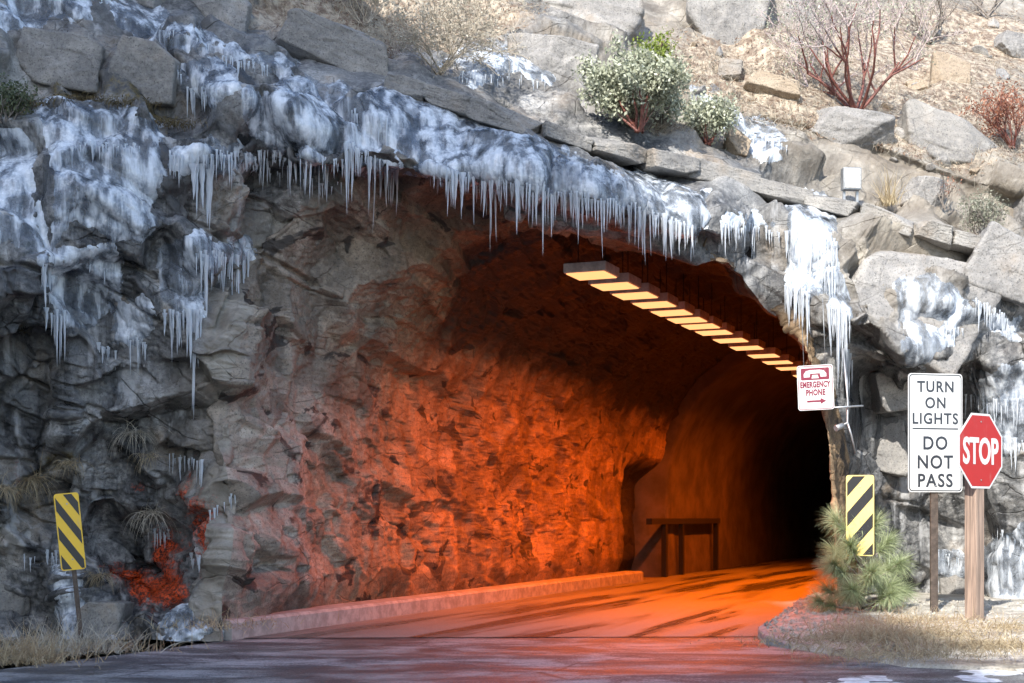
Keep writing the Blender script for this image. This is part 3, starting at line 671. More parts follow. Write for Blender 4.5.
rock_px('broad sunlit ledge of bare granite at the top centre', 470, -30, 650, 42, 16, depth=1.8, roll=.22, sink=.35)
rock_px('bluish smooth slab just left of the leafy shrub', 505, 42, 600, 105, 17, depth=1.2, roll=.08, sink=.4)
rock_px('tan angular boulder lying on the slope at upper right', 929, 56, 973, 95, 18, 'tanrock', .55, .15, sink=.0)
rock_px('grey pointed stone near the right border on the slope', 990, 35, 1030, 62, 19, 'boulder', .6, .3, sink=.1)
rock_px('sunlit ledge block under the twiggy red shrub', 800, 112, 890, 160, 20, 'boulder', .9, .1, sink=.3)
rock_px('long dark shaded ledge block right of the twiggy shrub', 880, 125, 1010, 180, 21, 'coping', 1.1, .28, sink=.35)
rock_px('upright grey slab at the right border above the coping end', 1008, 185, 1050, 250, 22, 'boulder', .8, .2, sink=.2)
rock_px('small pale block beside the dry reeds', 905, 178, 945, 215, 23, 'boulder', .5, .3, sink=.1)
rock_px('huge pale boulder shouldering the right side of the arch', 826, 248, 980, 372, 24, 'boulder', 1.6, .42, sink=.42, nrand=10)
rock_px('rough brown block at the right above the icy boulder', 960, 240, 1050, 312, 25, 'boulder', 1.1, .35, sink=.35)
rock_px('pale wedge of rock just left of the tall white sign', 862, 362, 922, 412, 26, 'boulder', .8, -.25, sink=.3)
rock_px('dark cracked rock low beside the right tunnel edge', 858, 415, 905, 478, 27, 'coping', .7, .2, sink=.35)
rock_px('squat rock at the cliff foot between the two sign posts', 938, 560, 985, 610, 28, 'coping', .7, .0, sink=.2)
rock_px('rounded grey stone above the shrub roots on the slope', 715, 62, 742, 82, 29, 'boulder', .4, .2, sink=.1)
rock_px('brown block under the icy spill above the coping', 722, 132, 748, 162, 30, 'tanrock', .5, .2, sink=.1)
rock_px('flat stone wedged at the hillside right of the pale boulder', 740, 78, 800, 100, 31, 'tanrock', .6, .25, sink=.2)
rock_px('tan stone half buried left of the tan angular boulder', 905, 80, 932, 96, 35, 'tanrock', .4, .2, sink=.15)
rock_px('low boulder at the cliff foot on the far left', -20, 560, 40, 640, 32, 'coping', .8, .0, sink=.3, nrand=10)
rock_px('dark damp boulder under the left striped marker', 84, 598, 130, 650, 33, 'coping', .5, .2, sink=.2)
# ice heap at the foot of the left kerb
V, Fc = rock_verts(61, (.75, .6, .42), False, 12, 5, .12, .1)
o = mesh_np('ice_heap', V, Fc, M['ice']); o.location = gnd(190, 640)+Vector((0, .15, .12)); tag(o, 'lumpy dirty ice heap at the left end of the kerb', 'ice heap')
# stones strewn over the slope
protos = []
for k in range(6):
    V, Fc = rock_verts(200+k, (1, 1, .7), k % 2 == 0, 8, 4, .05); o = mesh_np('stone', V, Fc, M['boulder' if k % 3 else 'tanrock']); protos.append(o.data); bpy.data.objects.remove(o)
random.seed(5)
for k in range(26):
    x = random.uniform(690, 1024); y = random.uniform(8, 175)
    if y > np.interp(x, COPE_X, COPE_Y)-30: continue
    p, nn = surf(x, y); s = random.uniform(.06, .24)
    o = bpy.data.objects.new('stone', random.choice(protos)); COL.objects.link(o); o.location = p-Vector((0, 0, .08*s)); o.scale = (s, s, s*random.uniform(.6, 1)); o.rotation_euler = (random.random(), random.random(), random.random()*6)
    tag(o, 'small loose stone strewn on the dry upper slope', 'stone', 'loose stones on the upper slope')
# coping: one mortared row of stones
cope = empty('coping_wall', spot(700, 168)); tag(cope, 'low row of long mortared granite stones stepping down above the arch', 'stone wall')
random.seed(21); x = 384.0; k = 0
cxs = np.arange(360, 1060, 20); cds = np.array([np.median([surf(q, np.interp(q, COPE_X, COPE_Y)+dy)[0].y for dy in (6, 10, 14)]) for q in cxs])
cds = np.convolve(np.pad(cds, 3, 'edge'), np.ones(7)/7, 'valid')
while x < 1000:
    w = random.uniform(36, 70); y0, y1 = np.interp([x, x+w], COPE_X, COPE_Y)
    d0, d1 = np.interp([x, x+w], cxs, cds)-.10
    a, b = at(x, y0, d0), at(x+w, y1, d1); v = b-a; h = random.uniform(.22, .28)*(1.0 if x < 900 else .85)
    o = rock('stone', '', '', (a+b)/2-cope.location+Vector((0, .22, random.uniform(-.008, .008))), (v.length*1.12, .62, h), 400+k, 'coping', rz=math.atan2(v.y, v.x), ry=-math.atan2(v.z, math.hypot(v.x, v.y)), parent=cope, nrand=3, jit=.04)
    x += w; k += 1

# ------------------------------------------------------------------ ground
def sheet(name, pts, z, mat, kind='structure'):
    b = bmesh.new(); b.faces.new([b.verts.new((p[0], p[1], z)) for p in pts]); bmesh.ops.triangulate(b, faces=b.faces[:])
    bmesh.ops.recalc_face_normals(b, faces=b.faces[:])
    if b.faces[0].normal.z < 0: bmesh.ops.reverse_faces(b, faces=b.faces[:])
    me = bpy.data.meshes.new(name); b.to_mesh(me); b.free(); me.materials.append(mat); return tag(link(name, me), kind=kind)
sheet('ground', [(-400, -400), (400, -400), (400, 400), (-400, 400)], -.02, M['soil'])
g1, g2, g3 = gnd(-200, 690), gnd(0, 669), gnd(130, 653)
sheet('road', [(-60, -40), (60, -40), (60, 9.8), (9, 11.6), (2.4, 14.75), (-2.75, 14.55), (g3.x, g3.y), (g2.x, g2.y), (g1.x, g1.y), (-60, 4)], -.004, M['road'])
def pq(p, q): v = p*R+q*A; return (v[0], v[1])
sheet('tunnel_road', [(2.9, 14.62), (-2.9, 14.42), pq(-8.12, 13), pq(-8.6, 80), pq(-2.4, 80), pq(-2.4, 16)], .004, M['troad'])
# right shoulder: a kerbed mound
SH = [gnd(818, 604, .09), gnd(800, 612, .09), gnd(772, 622, .08), gnd(758, 629, .07), gnd(766, 637, .07), gnd(800, 643, .06), gnd(850, 651, .05), gnd(905, 663, .03), gnd(1030, 670, .015), gnd(1300, 678, .015)]
BK = [Vector((p.x+1.2+.25*i, 19.5, .3)) for i, p in enumerate(SH)]
ns, nt = 220, 90
sv = np.array([p[:] for p in SH]); bv = np.array([p[:] for p in BK]); tt = np.linspace(0, len(SH)-1, ns)
sf, sb = lin(sv, tt), lin(bv, tt); rowsS = []
for j in range(nt+1):
    t = j/nt; r_ = sf*(1-t)+sb*t; r_[:, 2] = sf[:, 2]*(1-min(1, t*3))+.09*min(1, t*3)+.16*sstep(np.full(ns, t), .05, .6); rowsS.append(r_)
MV = np.stack(rowsS, 1); MV[:, 1:, 2] += (.035*fbm(MV*2.4, 303, 5, .6))[:, 1:]*np.linspace(.3, 1, nt)
low = sf.copy(); low[:, 2] = -.03; low -= (sb-sf)*.003
MV = np.concatenate([low[:, None], MV], 1)
sh = mesh_np('shoulder', MV, grid_faces(ns, nt+2), M['sand'], smooth=True); tag(sh, kind='structure')
kb = empty('kerb', gnd(790, 640)); tag(kb, 'broken pale concrete kerb at the corner of the right shoulder', 'kerb')
kpt = lin(sv, np.linspace(1.6, 4.7, 60)); kin = lin(bv, np.linspace(1.6, 4.7, 60)); dr = (kin-kpt); dr /= np.linalg.norm(dr[:, :2], axis=1)[:, None]; dr[:, 2] = 0
sec = [(-.04, -.03), (-.03, .07), (.0, .09), (.22, .10), (.26, .03)]
KV = np.stack([kpt*np.array([1, 1, 0])+dr*a+np.array([0, 0, z]) for a, z in sec], 0); KV[..., 2] *= np.interp(np.linspace(1.6, 4.7, 60), [4.2, 4.7], [1, .6])[None]; KV = KV+(.05*fbm(KV*4, 71, 4))[..., None]
mesh_np('kerb_stone', KV-np.array(kb.location), grid_faces(len(sec), 60), M['conc'], kb, smooth=False)
# snow and frost along the sunny roadside
def snow_patch(label, pts, h, seed):
    c = np.mean(np.array([p[:] for p in pts]), 0); n = len(pts); k = np.linspace(0, n, 97)[:-1]; ring = catmull(np.array([p[:] for p in (pts[-1:]+pts+pts[:2])]), k+1)
    rr = np.linspace(1, 0, 22); V = np.stack([c+(ring-c)*r for r in rr], 1); e = 1-np.abs(rr)
    V[..., 0] += .06*fbm(V*3, seed, 3); V[..., 1] += .06*fbm(V*3+9, seed, 3)
    V[..., 2] = pts[0].z-.03+h*sstep(e, 0, .35)[None]*(.7+.6*fbm(V*2.5, seed, 4)) 
    V = np.concatenate([V, V[:1]], 0)
    tag(mesh_np('snow', V, grid_faces(97, 22), M['snow']), label, 'snow')
snow_patch('crusted snow strip along the bottom right road edge', [gnd(735, 690), gnd(745, 679), gnd(800, 675), gnd(860, 670), gnd(960, 668), gnd(1060, 666), gnd(1060, 695), gnd(880, 700)], .035, 1)
snow_patch('thin streak of snow on the asphalt at bottom centre', [gnd(590, 681.5), gnd(640, 678), gnd(730, 676.5), gnd(760, 679), gnd(700, 682), gnd(630, 683)], .02, 2)
snow_patch('small melting snow scrap between the snow strip and the kerb', [gnd(790, 668), gnd(830, 664), gnd(880, 666), gnd(850, 670)], .025, 3)

# ------------------------------------------------------------------ plants
def ribbons(blades, name, mat, parent, wid, seed=0):
    """blades: list of point lists; thin tapered strips"""
    V, Fc, vv = [], [], []; r_ = random.Random(seed)
    for bl in blades:
        n = len(bl); side = Vector((r_.uniform(-1, 1), r_.uniform(-.4, .4), r_.uniform(-.3, .3))).normalized(); c = r_.random(); b0 = len(V)
        for i, p in enumerate(bl):
            w = wid*(1-.85*i/(n-1)); V += [p-side*w, p+side*w]; vv += [c, c]
        for i in range(n-1): Fc.append((b0+2*i, b0+2*i+1, b0+2*i+3, b0+2*i+2))
    return mesh_np(name, [v[:] for v in V], Fc, mat, parent, attrs=dict(v=vv))
def blade(p, d, ln, droop, n=5):
    pts = [p.copy()]; d = d.normalized(); q = p.copy()
    for i in range(n):
        d = (d+Vector((0, 0, -droop/n))).normalized(); q = q+d*(ln/n); pts.append(q.copy())
    return pts
def tuft(label, loc, n, ln, spread, droop, mat='straw', hang=False, base=.05, wid=.004, seed=1, group=None, cat='dry grass', name='grass_tuft', stretch=1.0):
    r_ = random.Random(seed); bl = []
    for _ in range(n):
        p = Vector((r_.gauss(0, base*stretch), r_.gauss(0, base), r_.gauss(0, .01)))
        d = Vector((r_.gauss(0, spread), r_.gauss(-.25 if hang else 0, spread), .25 if hang else 1))
        bl.append(blade(p, d, ln*r_.uniform(.45, 1.15), droop*r_.uniform(.4, 1.5)))
    o = ribbons(bl, name, M[mat], None, wid, seed); o.location = loc
    return tag(o, label, cat, group)
def branches(p, d, ln, r, depth, rnd, out, tips, kids=(2, 3), spread=.55, shrink=.72, up=.12, seg=4):
    pts, rr = [p.copy()], [r]; q = p.copy(); d = d.normalized()
    for i in range(seg):
        d = (d+Vector((rnd.gauss(0, .13), rnd.gauss(0, .13), rnd.gauss(up, .1)))).normalized(); q = q+d*(ln/seg); pts.append(q.copy()); rr.append(r*(1-.45*(i+1)/seg))
    out.append((pts, rr))
    if depth == 0: tips.append((q.copy(), d.copy())); return
    for _ in range(rnd.randint(*kids)):
        nd = (d+Vector((rnd.gauss(0, spread), rnd.gauss(0, spread), rnd.gauss(.05, spread*.6)))).normalized()
        branches(pts[rnd.randint(2, seg)], nd, ln*shrink*rnd.uniform(.7, 1.15), r*.58, depth-1, rnd, out, tips, kids, spread, shrink, up, seg)
    tips.append((q.copy(), d.copy()))
def leaf_cloud(tips, name, mat, parent, per, rad, size, seed, narrow=.55):
    r_ = np.random.default_rng(seed); T = np.array([t[0][:] for t in tips])
    c = np.repeat(T, per, 0)+r_.normal(0, rad, (len(T)*per, 3)); n = len(c)
    a = r_.normal(0, 1, (n, 3)); a[:, 2] += .8; a /= np.linalg.norm(a, axis=1)[:, None]
    b = np.cross(a, r_.normal(0, 1, (n, 3))); b /= np.linalg.norm(b, axis=1)[:, None]
    s = size*r_.uniform(.6, 1.3, (n, 1)); a *= s; b *= s*narrow
    V = np.stack([c-a, c+b, c+a, c-b], 1).reshape(-1, 3); Fc = np.arange(4*n).reshape(-1, 4)
    return mesh_np(name, V, Fc, mat, parent, attrs=dict(v=np.repeat(r_.random(n), 4)), smooth=False)
def shrub(label, loc, h, n0, depth, leaf, per, rad, size, seed, bark='bark', lean=0., spread=.55, r0=.03, cat='shrub', name='shrub', up=.12, fan=.6, kids=(2, 3), group=None, twig=None, thick=.0, along=False):
    e = empty(name, loc); tag(e, label, cat, group); rnd = random.Random(seed); out, tips = [], []
    for k in range(n0):
        a = rnd.random()*6.283
        branches(Vector((rnd.gauss(0, .03), rnd.gauss(0, .03), -.05)), Vector((math.cos(a)*fan+lean, math.sin(a)*fan-.1, 1)), h*.42, r0, depth, rnd, out, tips, kids, spread, .74, up)
    for nm, sel, mt in (('trunk', [b_ for b_ in out if b_[1][0] > thick], bark), ('twigs', [b_ for b_ in out if b_[1][0] <= thick], twig or bark)):
        if sel:
            m = MB()
            for pts, rr in sel: m.tube(pts, [max(x, .003) for x in rr], 5, cap=False)
            m.done(nm, M[mt], e)
    if leaf:
        if along: tips = tips+[(pt, None) for pts, rr in out if rr[0] <= thick for pt in pts[1:-1]]
        leaf_cloud(tips, 'foliage', M[leaf], e, per, rad, size, seed)
    return e
shrub('dense grey green leafy shrub growing on the coping ledge', spot(638, 128, .45), 1.15, 11, 3, 'manz', 15, .055, .027, 3, lean=-.1, fan=1.0, spread=.95, r0=.02, thick=.013, twig='greybark', along=True)
shrub('bright yellow green small shrub behind the grey green shrub', spot(655, 80, .1), .75, 5, 2, 'green', 20, .08, .022, 4, fan=.4, r0=.015, thick=.01, along=True)
shrub('low grey green shrub right of the dense leafy shrub', spot(708, 142, .35), .7, 8, 2, 'manz', 14, .07, .024, 5, fan=.95, r0=.014, thick=.01, twig='greybark', along=True)
shrub('twiggy leggy shrub with red trunk and sparse pale leaves on the slope', spot(857, 112, .1), 2.15, 10, 5, 'manz', 2, .05, .019, 6, fan=1.1, spread=.6, r0=.028, kids=(2, 3), twig='mauvebark', thick=.012, up=.06)
shrub('silvery leafless brush at the top right corner', spot(930, 40, .1), 1.2, 8, 3, None, 0, 0, 0, 7, bark='greybark', fan=.9, r0=.018)
shrub('silvery leafless brush on the top right skyline', spot(985, 15, .1), 1.3, 8, 3, None, 0, 0, 0, 17, bark='greybark', fan=.9, r0=.018)
shrub('russet dead shrub at the right border of the slope', spot(1012, 145, .2), .95, 9, 3, 'rustleaf', 8, .06, .02, 8, bark='bark', fan=.8, r0=.014)
shrub('grey green sagebrush at the right end of the coping', spot(985, 240, .25), .62, 9, 3, 'sage', 8, .05, .016, 9, bark='greybark', fan=.75, r0=.012)
shrub('tangled dry brush hanging over the coping at the top', spot(440, 70, .15), 1.3, 14, 3, 'palestraw', 3, .06, .018, 10, bark='palebark', fan=1.0, r0=.008, up=-.02, spread=.9, kids=(3, 4))
shrub('pale dry brush at the top left of the ledge', spot(365, 20, .1), .9, 9, 3, 'palestraw', 3, .06, .018, 11, bark='palebark', fan=.9, r0=.008, kids=(3, 4))
shrub('thin dry weed beside the small pale block', spot(945, 205, .2), .5, 5, 2, 'rustleaf', 3, .04, .012, 12, bark='greybark', fan=.5, r0=.008)
shrub('small dark green fern clump on the left mossy ledge', spot(8, 118, .1), .45, 10, 2, 'fern', 14, .05, .02, 13, bark='greybark', fan=.9, r0=.008)
tuft('dry reed clump with rusty blades behind the coping', spot(888, 205, .2), 70, .5, .35, .5, 'straw', seed=3, wid=.006)
for k, (x, y, n, ln, lab, m_) in enumerate([
    (135, 432, 110, .42, 'pale drooping grass tuft on the grey rock left of the arch', 'palestraw'),
    (150, 512, 90, .40, 'pale grass tuft hanging over the hollow with painted orange glow', 'palestraw'),
    (30, 478, 150, .45, 'large hanging grass tuft at the left above the striped marker', 'straw'),
    (5, 488, 110, .4, 'hanging grass tuft at the left border', 'straw'),
    (100, 575, 80, .3, 'short grass tuft drooping beside the left striped marker', 'straw'),
    (70, 462, 90, .26, 'mossy dry grass fringe on the ledge above the striped marker', 'straw'),
    (148, 455, 50, .28, 'thin grass wisps on the ledge above the hollow with painted orange glow', 'straw')]):
    tuft(lab, spot(x, y, .1), n, ln, .45, 2.2, m_, True, .06, .0035, 40+k)
for k, (x, y, n, ln, lab) in enumerate([
    (15, 662, 700, .40, 'thick straw grass clump at the bottom left corner'),
    (70, 652, 600, .36, 'straw grass clump at the foot of the left striped marker'),
    (115, 650, 170, .22, 'short straw grass beside the road left of the ice heap'),
    (215, 628, 150, .24, 'dry grass on the kerb beside the grey tunnel wall'),
    (245, 622, 90, .16, 'sparse dry grass further along the kerb'),]):
    b = gnd(x, y) if k < 3 else gnd(x, y, .15); tuft(lab, b, n, ln, .55, 1.3, 'straw' if k != 1 else 'palestraw', False, .17, .004, 60+k, stretch=1.6)['kind'] = 'stuff'
for k, (x, y, n, ln, lab) in enumerate([
    (870, 640, 800, .30, 'dry grass at the foot of the pine sapling'),
    (915, 636, 900, .28, 'dry grass between the pine sapling and the sign posts'),
    (985, 647, 1100, .2, 'bleached straw mat in front of the stop sign post'),
    (850, 628, 160, .36, 'tall dry stalks at the left of the pine sapling'),
    (955, 622, 160, .22, 'dry grass behind the stop sign post'),
    (835, 648, 110, .14, 'flattened dry grass on the kerb corner'),
    (800, 641, 260, .15, 'short dry grass spilling over the broken kerb'),
    (895, 655, 700, .16, 'low straw at the front edge of the right shoulder'),
    (1010, 628, 500, .2, 'dry grass right of the stop sign post'),
    (905, 622, 500, .24, 'dry grass between the pine sapling and the rusty sign post')]):
    tuft(lab, gnd(x, y, .17), n, ln, .7, 1.8, 'straw', False, .2, .004, 80+k, stretch=1.5)['kind'] = 'stuff'
r_ = np.random.default_rng(12); MVf = MV[:, 8:60].reshape(-1, 3); c = MVf[r_.choice(len(MVf), 2600)]+r_.normal(0, .03, (2600, 3))*np.array([1, 1, .05])
oct_ = np.array([(1, 0, 0), (0, 1, 0), (-1, 0, 0), (0, -1, 0), (0, 0, 1)], float); V = (c[:, None]+(oct_[None]+r_.normal(0, .25, (2600, 5, 3)))*r_.uniform(.008, .03, (2600, 1, 1))).reshape(-1, 3)
Fc = (np.arange(2600)[:, None, None]*5+np.array([(0, 1, 4), (1, 2, 4), (2, 3, 4), (3, 0, 4)])[None]).reshape(-1, 3)
tag(mesh_np('gravel', V, Fc, M['sand'], smooth=False), 'loose gravel on the right shoulder', 'gravel', kind='stuff')
for k, (x, y, lab) in enumerate([(45, 104, 'brown mossy tuft fringing the upper left ledge beside the fern clump'), (85, 98, 'olive brown moss fringe in the middle of the upper left ledge'), (125, 102, 'ragged moss fringe at the right end of the upper left ledge'), (165, 122, 'small moss tuft below the hanging ice lump')]):
    tuft(lab, spot(x, y, .12), 260, .13, .8, 2.6, 'mossleaf', True, .09, .006, 140+k, name='moss_tuft', cat='moss', stretch=2.0)['kind'] = 'stuff'
# ground cover on the upper slope: fallen needles and dead grass nobody could count
r_ = np.random.default_rng(9); pf = soil.ravel()
cand = np.nonzero((pf > .3) & (pr_x.ravel() > 280) & (pr_x.ravel() < 1060) & (pr_y.ravel() > -40) & (pr_y.ravel() < 260))[0]
pick = r_.choice(cand, 15000); c = GEf[pick]+NSf[pick]*.012+r_.normal(0, .03, (15000, 3))*np.array([1, 1, .1]); n = len(c)
a = r_.normal(0, 1, (n, 3)); a -= NSf[pick]*(a*NSf[pick]).sum(1)[:, None]*.8; a /= np.linalg.norm(a, axis=1)[:, None]; b = np.cross(a, NSf[pick]+r_.normal(0, .4, (n, 3))); b /= np.linalg.norm(b, axis=1)[:, None]
s = r_.uniform(.012, .045, (n, 1)); w = r_.uniform(.003, .011, (n, 1))
V = np.stack([c-a*s, c+b*w, c+a*s, c-b*w], 1).reshape(-1, 3)
tag(mesh_np('fallen_leaves', V, np.arange(4*n).reshape(-1, 4), M['litter'], smooth=False, attrs=dict(v=np.repeat(r_.random(n), 4))), 'brown fallen needles and leaves covering the dry upper slope', 'fallen leaves', kind='stuff')
cg = cand[(pr_x.ravel()[cand] < 500) | (pr_y.ravel()[cand] > 60) | (r_.random(len(cand)) < .4)]; pick = r_.choice(cg, 9500); bl = []
rr = random.Random(4)
for k in pick:
    p = Vector(GEf[k]); nn = Vector(NSf[k]); bl.append(blade(p, Vector((rr.gauss(0, .6), rr.gauss(-.3, .5), 1)), rr.uniform(.08, .30), rr.uniform(.8, 2.6), 4))
o = ribbons(bl, 'dead_grass', M['palestraw'], None, .0035, 5); tag(o, 'bleached dead grass matted over the upper slope', 'grass', kind='stuff')
# pine sapling
pine = empty('pine_sapling', gnd(860, 614.5, .15)-Vector((0, .05, .08))); pine.scale = (1.05, 1.05, 1.0); tag(pine, 'young long needled pine sapling crowding the right striped marker', 'pine')
rnd = random.Random(31); st = MB(); tips = []
st.tube([(0, 0, -.1), (.01, 0, .35), (-.01, .02, .75), (-.02, .03, 1.05)], [.035, .03, .022, .012], 7)
for z, a, ln, up in [(.18, 3.0, .40, .5), (.22, -.2, .42, .4), (.35, 3.4, .45, .8), (.4, .3, .45, .6), (.4, -1.5, .4, .5), (.5, 2.6, .42, 1.0), (.5, 1.6, .35, .8), (.62, .2, .42, .9), (.62, -2.3, .35, 1), (.8, 3.0, .45, 1.3), (.85, .6, .35, 1.2), (.3, -.9, .4, .3), (.25, -2.2, .38, .3), (1.05, 1, .05, 1), (.15, -1.2, .55, .35), (.2, -2.0, .5, .4), (.3, -1.6, .6, .55), (.12, 3.3, .5, .25), (.2, .1, .5, .3), (.38, -2.6, .5, .7), (.4, -.5, .5, .65)]:
    p = Vector((0, .0, z)); d = Vector((math.cos(a), math.sin(a), up)).normalized(); q = p+d*ln
    st.tube([p, p+d*ln*.5+Vector((0, 0, -.02)), q], [.016, .012, .008], 6)
    tips += [(q, d), (p+d*ln*.72, d)]
st.done('stem', M['greybark'], pine)
for k in range(0, len(tips), 2):
    bl = []
    for q, d in tips[k:k+2]:
        for _ in range(260):
            dd = (d*rnd.uniform(.35, 1.4)+Vector((rnd.gauss(0, .55), rnd.gauss(0, .55), rnd.gauss(0, .55)))).normalized()
            bl.append(blade(q-d*rnd.uniform(0, .07), dd, rnd.uniform(.15, .25), .5, 3))
    ribbons(bl, 'needle_tuft', M['needle'], pine, .003, k)

# ------------------------------------------------------------------ signs
def text(body, size, parent, loc, mat, sx=1.0, bold=.0, name='lettering', spacing=1.0):
    cu = bpy.data.curves.new('t', 'FONT'); cu.body = body; cu.size = size; cu.align_x = 'CENTER'; cu.align_y = 'CENTER'; cu.offset = bold; cu.extrude = .0012; cu.space_character = spacing; cu.resolution_u = 4
    o = bpy.data.objects.new('t', cu); COL.objects.link(o); bpy.context.view_layer.update()
    me = bpy.data.meshes.new_from_object(o.evaluated_get(bpy.context.evaluated_depsgraph_get())); bpy.data.objects.remove(o)
    xs = [v.co.x for v in me.vertices]; ys = [v.co.y for v in me.vertices]; mx, my = (min(xs)+max(xs))/2, (min(ys)+max(ys))/2
    for v in me.vertices: v.co = ((v.co.x-mx)*sx, -v.co.z, v.co.y-my)
    me.name = name; me.materials.clear(); me.materials.append(mat)
    return link(name, me, parent, loc)
def rrect(w, h, r, n=5):
    pts = []
    for cx_, cz_, a0 in ((w/2-r, h/2-r, 0), (-w/2+r, h/2-r, 90), (-w/2+r, -h/2+r, 180), (w/2-r, -h/2+r, 270)):
        for k in range(n+1):
            a = math.radians(a0+90*k/n); pts.append((cx_+r*math.cos(a), cz_+r*math.sin(a)))
    return pts
def frame(pts_o, pts_i, y, th, name, mat, parent, loc):
    m = MB(); n = len(pts_o); o = [[m.bm.verts.new((p[0], yy, p[1])) for p in q] for yy in (y, y+th) for q in (pts_o, pts_i)]
    for i in range(n):
        j = (i+1) % n
        m.bm.faces.new((o[0][i], o[0][j], o[1][j], o[1][i])); m.bm.faces.new((o[0][i], o[2][i], o[2][j], o[0][j])); m.bm.faces.new((o[1][i], o[1][j], o[3][j], o[3][i]))
    return m.done(name, mat, parent, loc)
def clip_rect(poly, w, h):
    for ax, s, lim in ((0, 1, w/2), (0, -1, w/2), (1, 1, h/2), (1, -1, h/2)):
        out = []
        for i in range(len(poly)):
            a, b = poly[i], poly[(i+1) % len(poly)]; da, db = lim-s*a[ax], lim-s*b[ax]
            if da >= 0: out.append(a)
            if da*db < 0: t = da/(da-db); out.append((a[0]+(b[0]-a[0])*t, a[1]+(b[1]-a[1])*t))
        poly = out
        if not poly: return []
    return poly
def bolts(parent, pts, y=-.006):
    for x, z in pts:
        m = MB(); m.tube([(x, y, z), (x, y-.006, z)], .008, 8); m.done('bolt', M['steel'], parent)
# object markers
def marker(label, pxl, pyl, d, w, h, rz, roll, slope, yel, gz):
    c = at(pxl, pyl, d); e = empty('object_marker', Vector((c.x-math.tan(roll)*(c.z-gz), c.y, gz)), rz, ry=roll); tag(e, label, 'sign', 'striped object markers at the tunnel mouth')
    zc = (c.z-gz)/math.cos(roll)
    dx = -math.tan(roll)*0
    m = MB(); m.poly(rrect(w, h, .03), .006, -.030); pn = m.done('panel', M[yel], e, (dx, 0, zc))
    m = MB(); step_ = h/2.7; tw = step_*.47
    for k in range(-6, 7):
        z0 = k*step_+.04; s_ = w/2*1.05*slope
        pl = clip_rect([(-w/2, z0-s_), (w/2, z0+s_), (w/2, z0+s_+tw), (-w/2, z0-s_+tw)], w-.024, h-.024)
        if len(pl) > 2: m.poly(pl, .0015, -.0325)
    m.done('stripes', M['black'], pn)
    bolts(pn, [(0, h*.36), (0, -h*.36)], -.034)
    m = MB(); m.box((dx, -.0, (zc+h/2-.1)/2-.1), (.045, .03, zc+h/2+.1)); m.box((dx, -.017, (zc+h/2-.1)/2-.1), (.016, .02, zc+h/2+.1)); m.done('post', M['rusty'], e)
    return e
marker('yellow and black striped marker leaning on its post at the left cliff foot', 70.5, 531.5, 14.1, .240, .775, .25, -.10, -1.55, 'yellow', -.02)
marker('faded yellow and dark striped marker standing in the pine sapling', 860, 515.5, 15.7, .305, .905, -.24, 0, 1.12, 'paleyellow', .12)
# lane-use sign
c = at(934, 433, 15.2); e = empty('road_sign', Vector((c.x, c.y, .15)), .19); tag(e, 'tall white sign reading turn on lights, do not pass, on a rusty post', 'sign')
w, h = .635, 1.285; zc = c.z-.15
m = MB(); m.poly(rrect(w, h, .04), .006, -.03); pn = m.done('panel', M['white'], e, (0, 0, zc))
frame(rrect(w-.022, h-.022, .035), rrect(w-.042, h-.042, .03), -.0322, .0015, 'border', M['ink'], pn, (0, 0, 0))
for tx, z, s in (('TURN', .50, .165), ('ON', .325, .165), ('LIGHTS', .155, .165), ('DO', -.11, .20), ('NOT', -.315, .20), ('PASS', -.515, .20)):
    text(tx, s, pn, (0, -.0322, z), M['ink'], .90, .004, spacing=1.15)
m = MB(); m.box((0, -.0322, .045), (w-.1, .0015, .014)); m.done('divider', M['ink'], pn)
bolts(pn, [(0, .575), (0, -.575)], -.032)
m = MB(); m.box((0, .0, (zc+.5)/2-.1), (.085, .03, zc+.6), bevel=.004); m.done('post', M['rusty'], e)
# stop sign
c = at(982, 451, 14.4); e = empty('stop_sign', Vector((at(976, 451, 14.4).x, 14.45, .05)), .66); tag(e, 'red octagonal stop sign on a square wooden post', 'sign')
zc = c.z-.05; Rr = .385
def octo(r): return [(r*math.cos(math.radians(22.5+45*k))/math.cos(math.radians(22.5)), r*math.sin(math.radians(22.5+45*k))/math.cos(math.radians(22.5))) for k in range(8)]
m = MB(); m.poly(octo(Rr), .006, -.075); pn = m.done('panel', M['white'], e, (0, 0, zc))
m = MB(); m.poly(octo(Rr-.022), .0012, -.0765); m.done('red_face', M['red'], pn)
text('STOP', .37, pn, (0, -.0782, 0), M['white'], .70, .011)
bolts(pn, [(0, .30), (0, -.30)], -.077)
m = MB(); m.box((0, 0, zc/2+.0), (.14, .14, zc+.55), bevel=.006); m.done('post', M['wood'], e)
# emergency phone sign hung in the mouth
c = at(815.5, 387.5, 15.9); e = empty('hanging_sign', c, -.2, ry=-.04); tag(e, 'small white and maroon emergency phone sign hanging at the tunnel mouth', 'sign')
w, h = .40, .51
m = MB(); m.poly(rrect(w, h, .03), .005, 0); pn = m.done('panel', M['white'], e)
frame(rrect(w-.016, h-.016, .026), rrect(w-.03, h-.03, .02), -.0022, .0015, 'border', M['magenta'], pn, (0, 0, 0))
m = MB(); m.poly(rrect(w-.085, .135, .012), .0015, -.0022); m.done('symbol_field', M['magenta'], pn, (0, 0, .155))
m = MB(); hp = [(-.125, -.035), (-.125, .0), (-.10, .035), (-.05, .045), (.05, .045), (.10, .035), (.125, .0), (.125, -.035), (.06, -.035), (.055, .005), (-.055, .005), (-.06, -.035)]
for q in ([hp[i] for i in (0, 1, 2, 3, 10, 11)], [hp[i] for i in (3, 4, 9, 10)], [hp[i] for i in (4, 5, 6, 7, 8, 9)]): m.poly(q, .0012, -.0038)
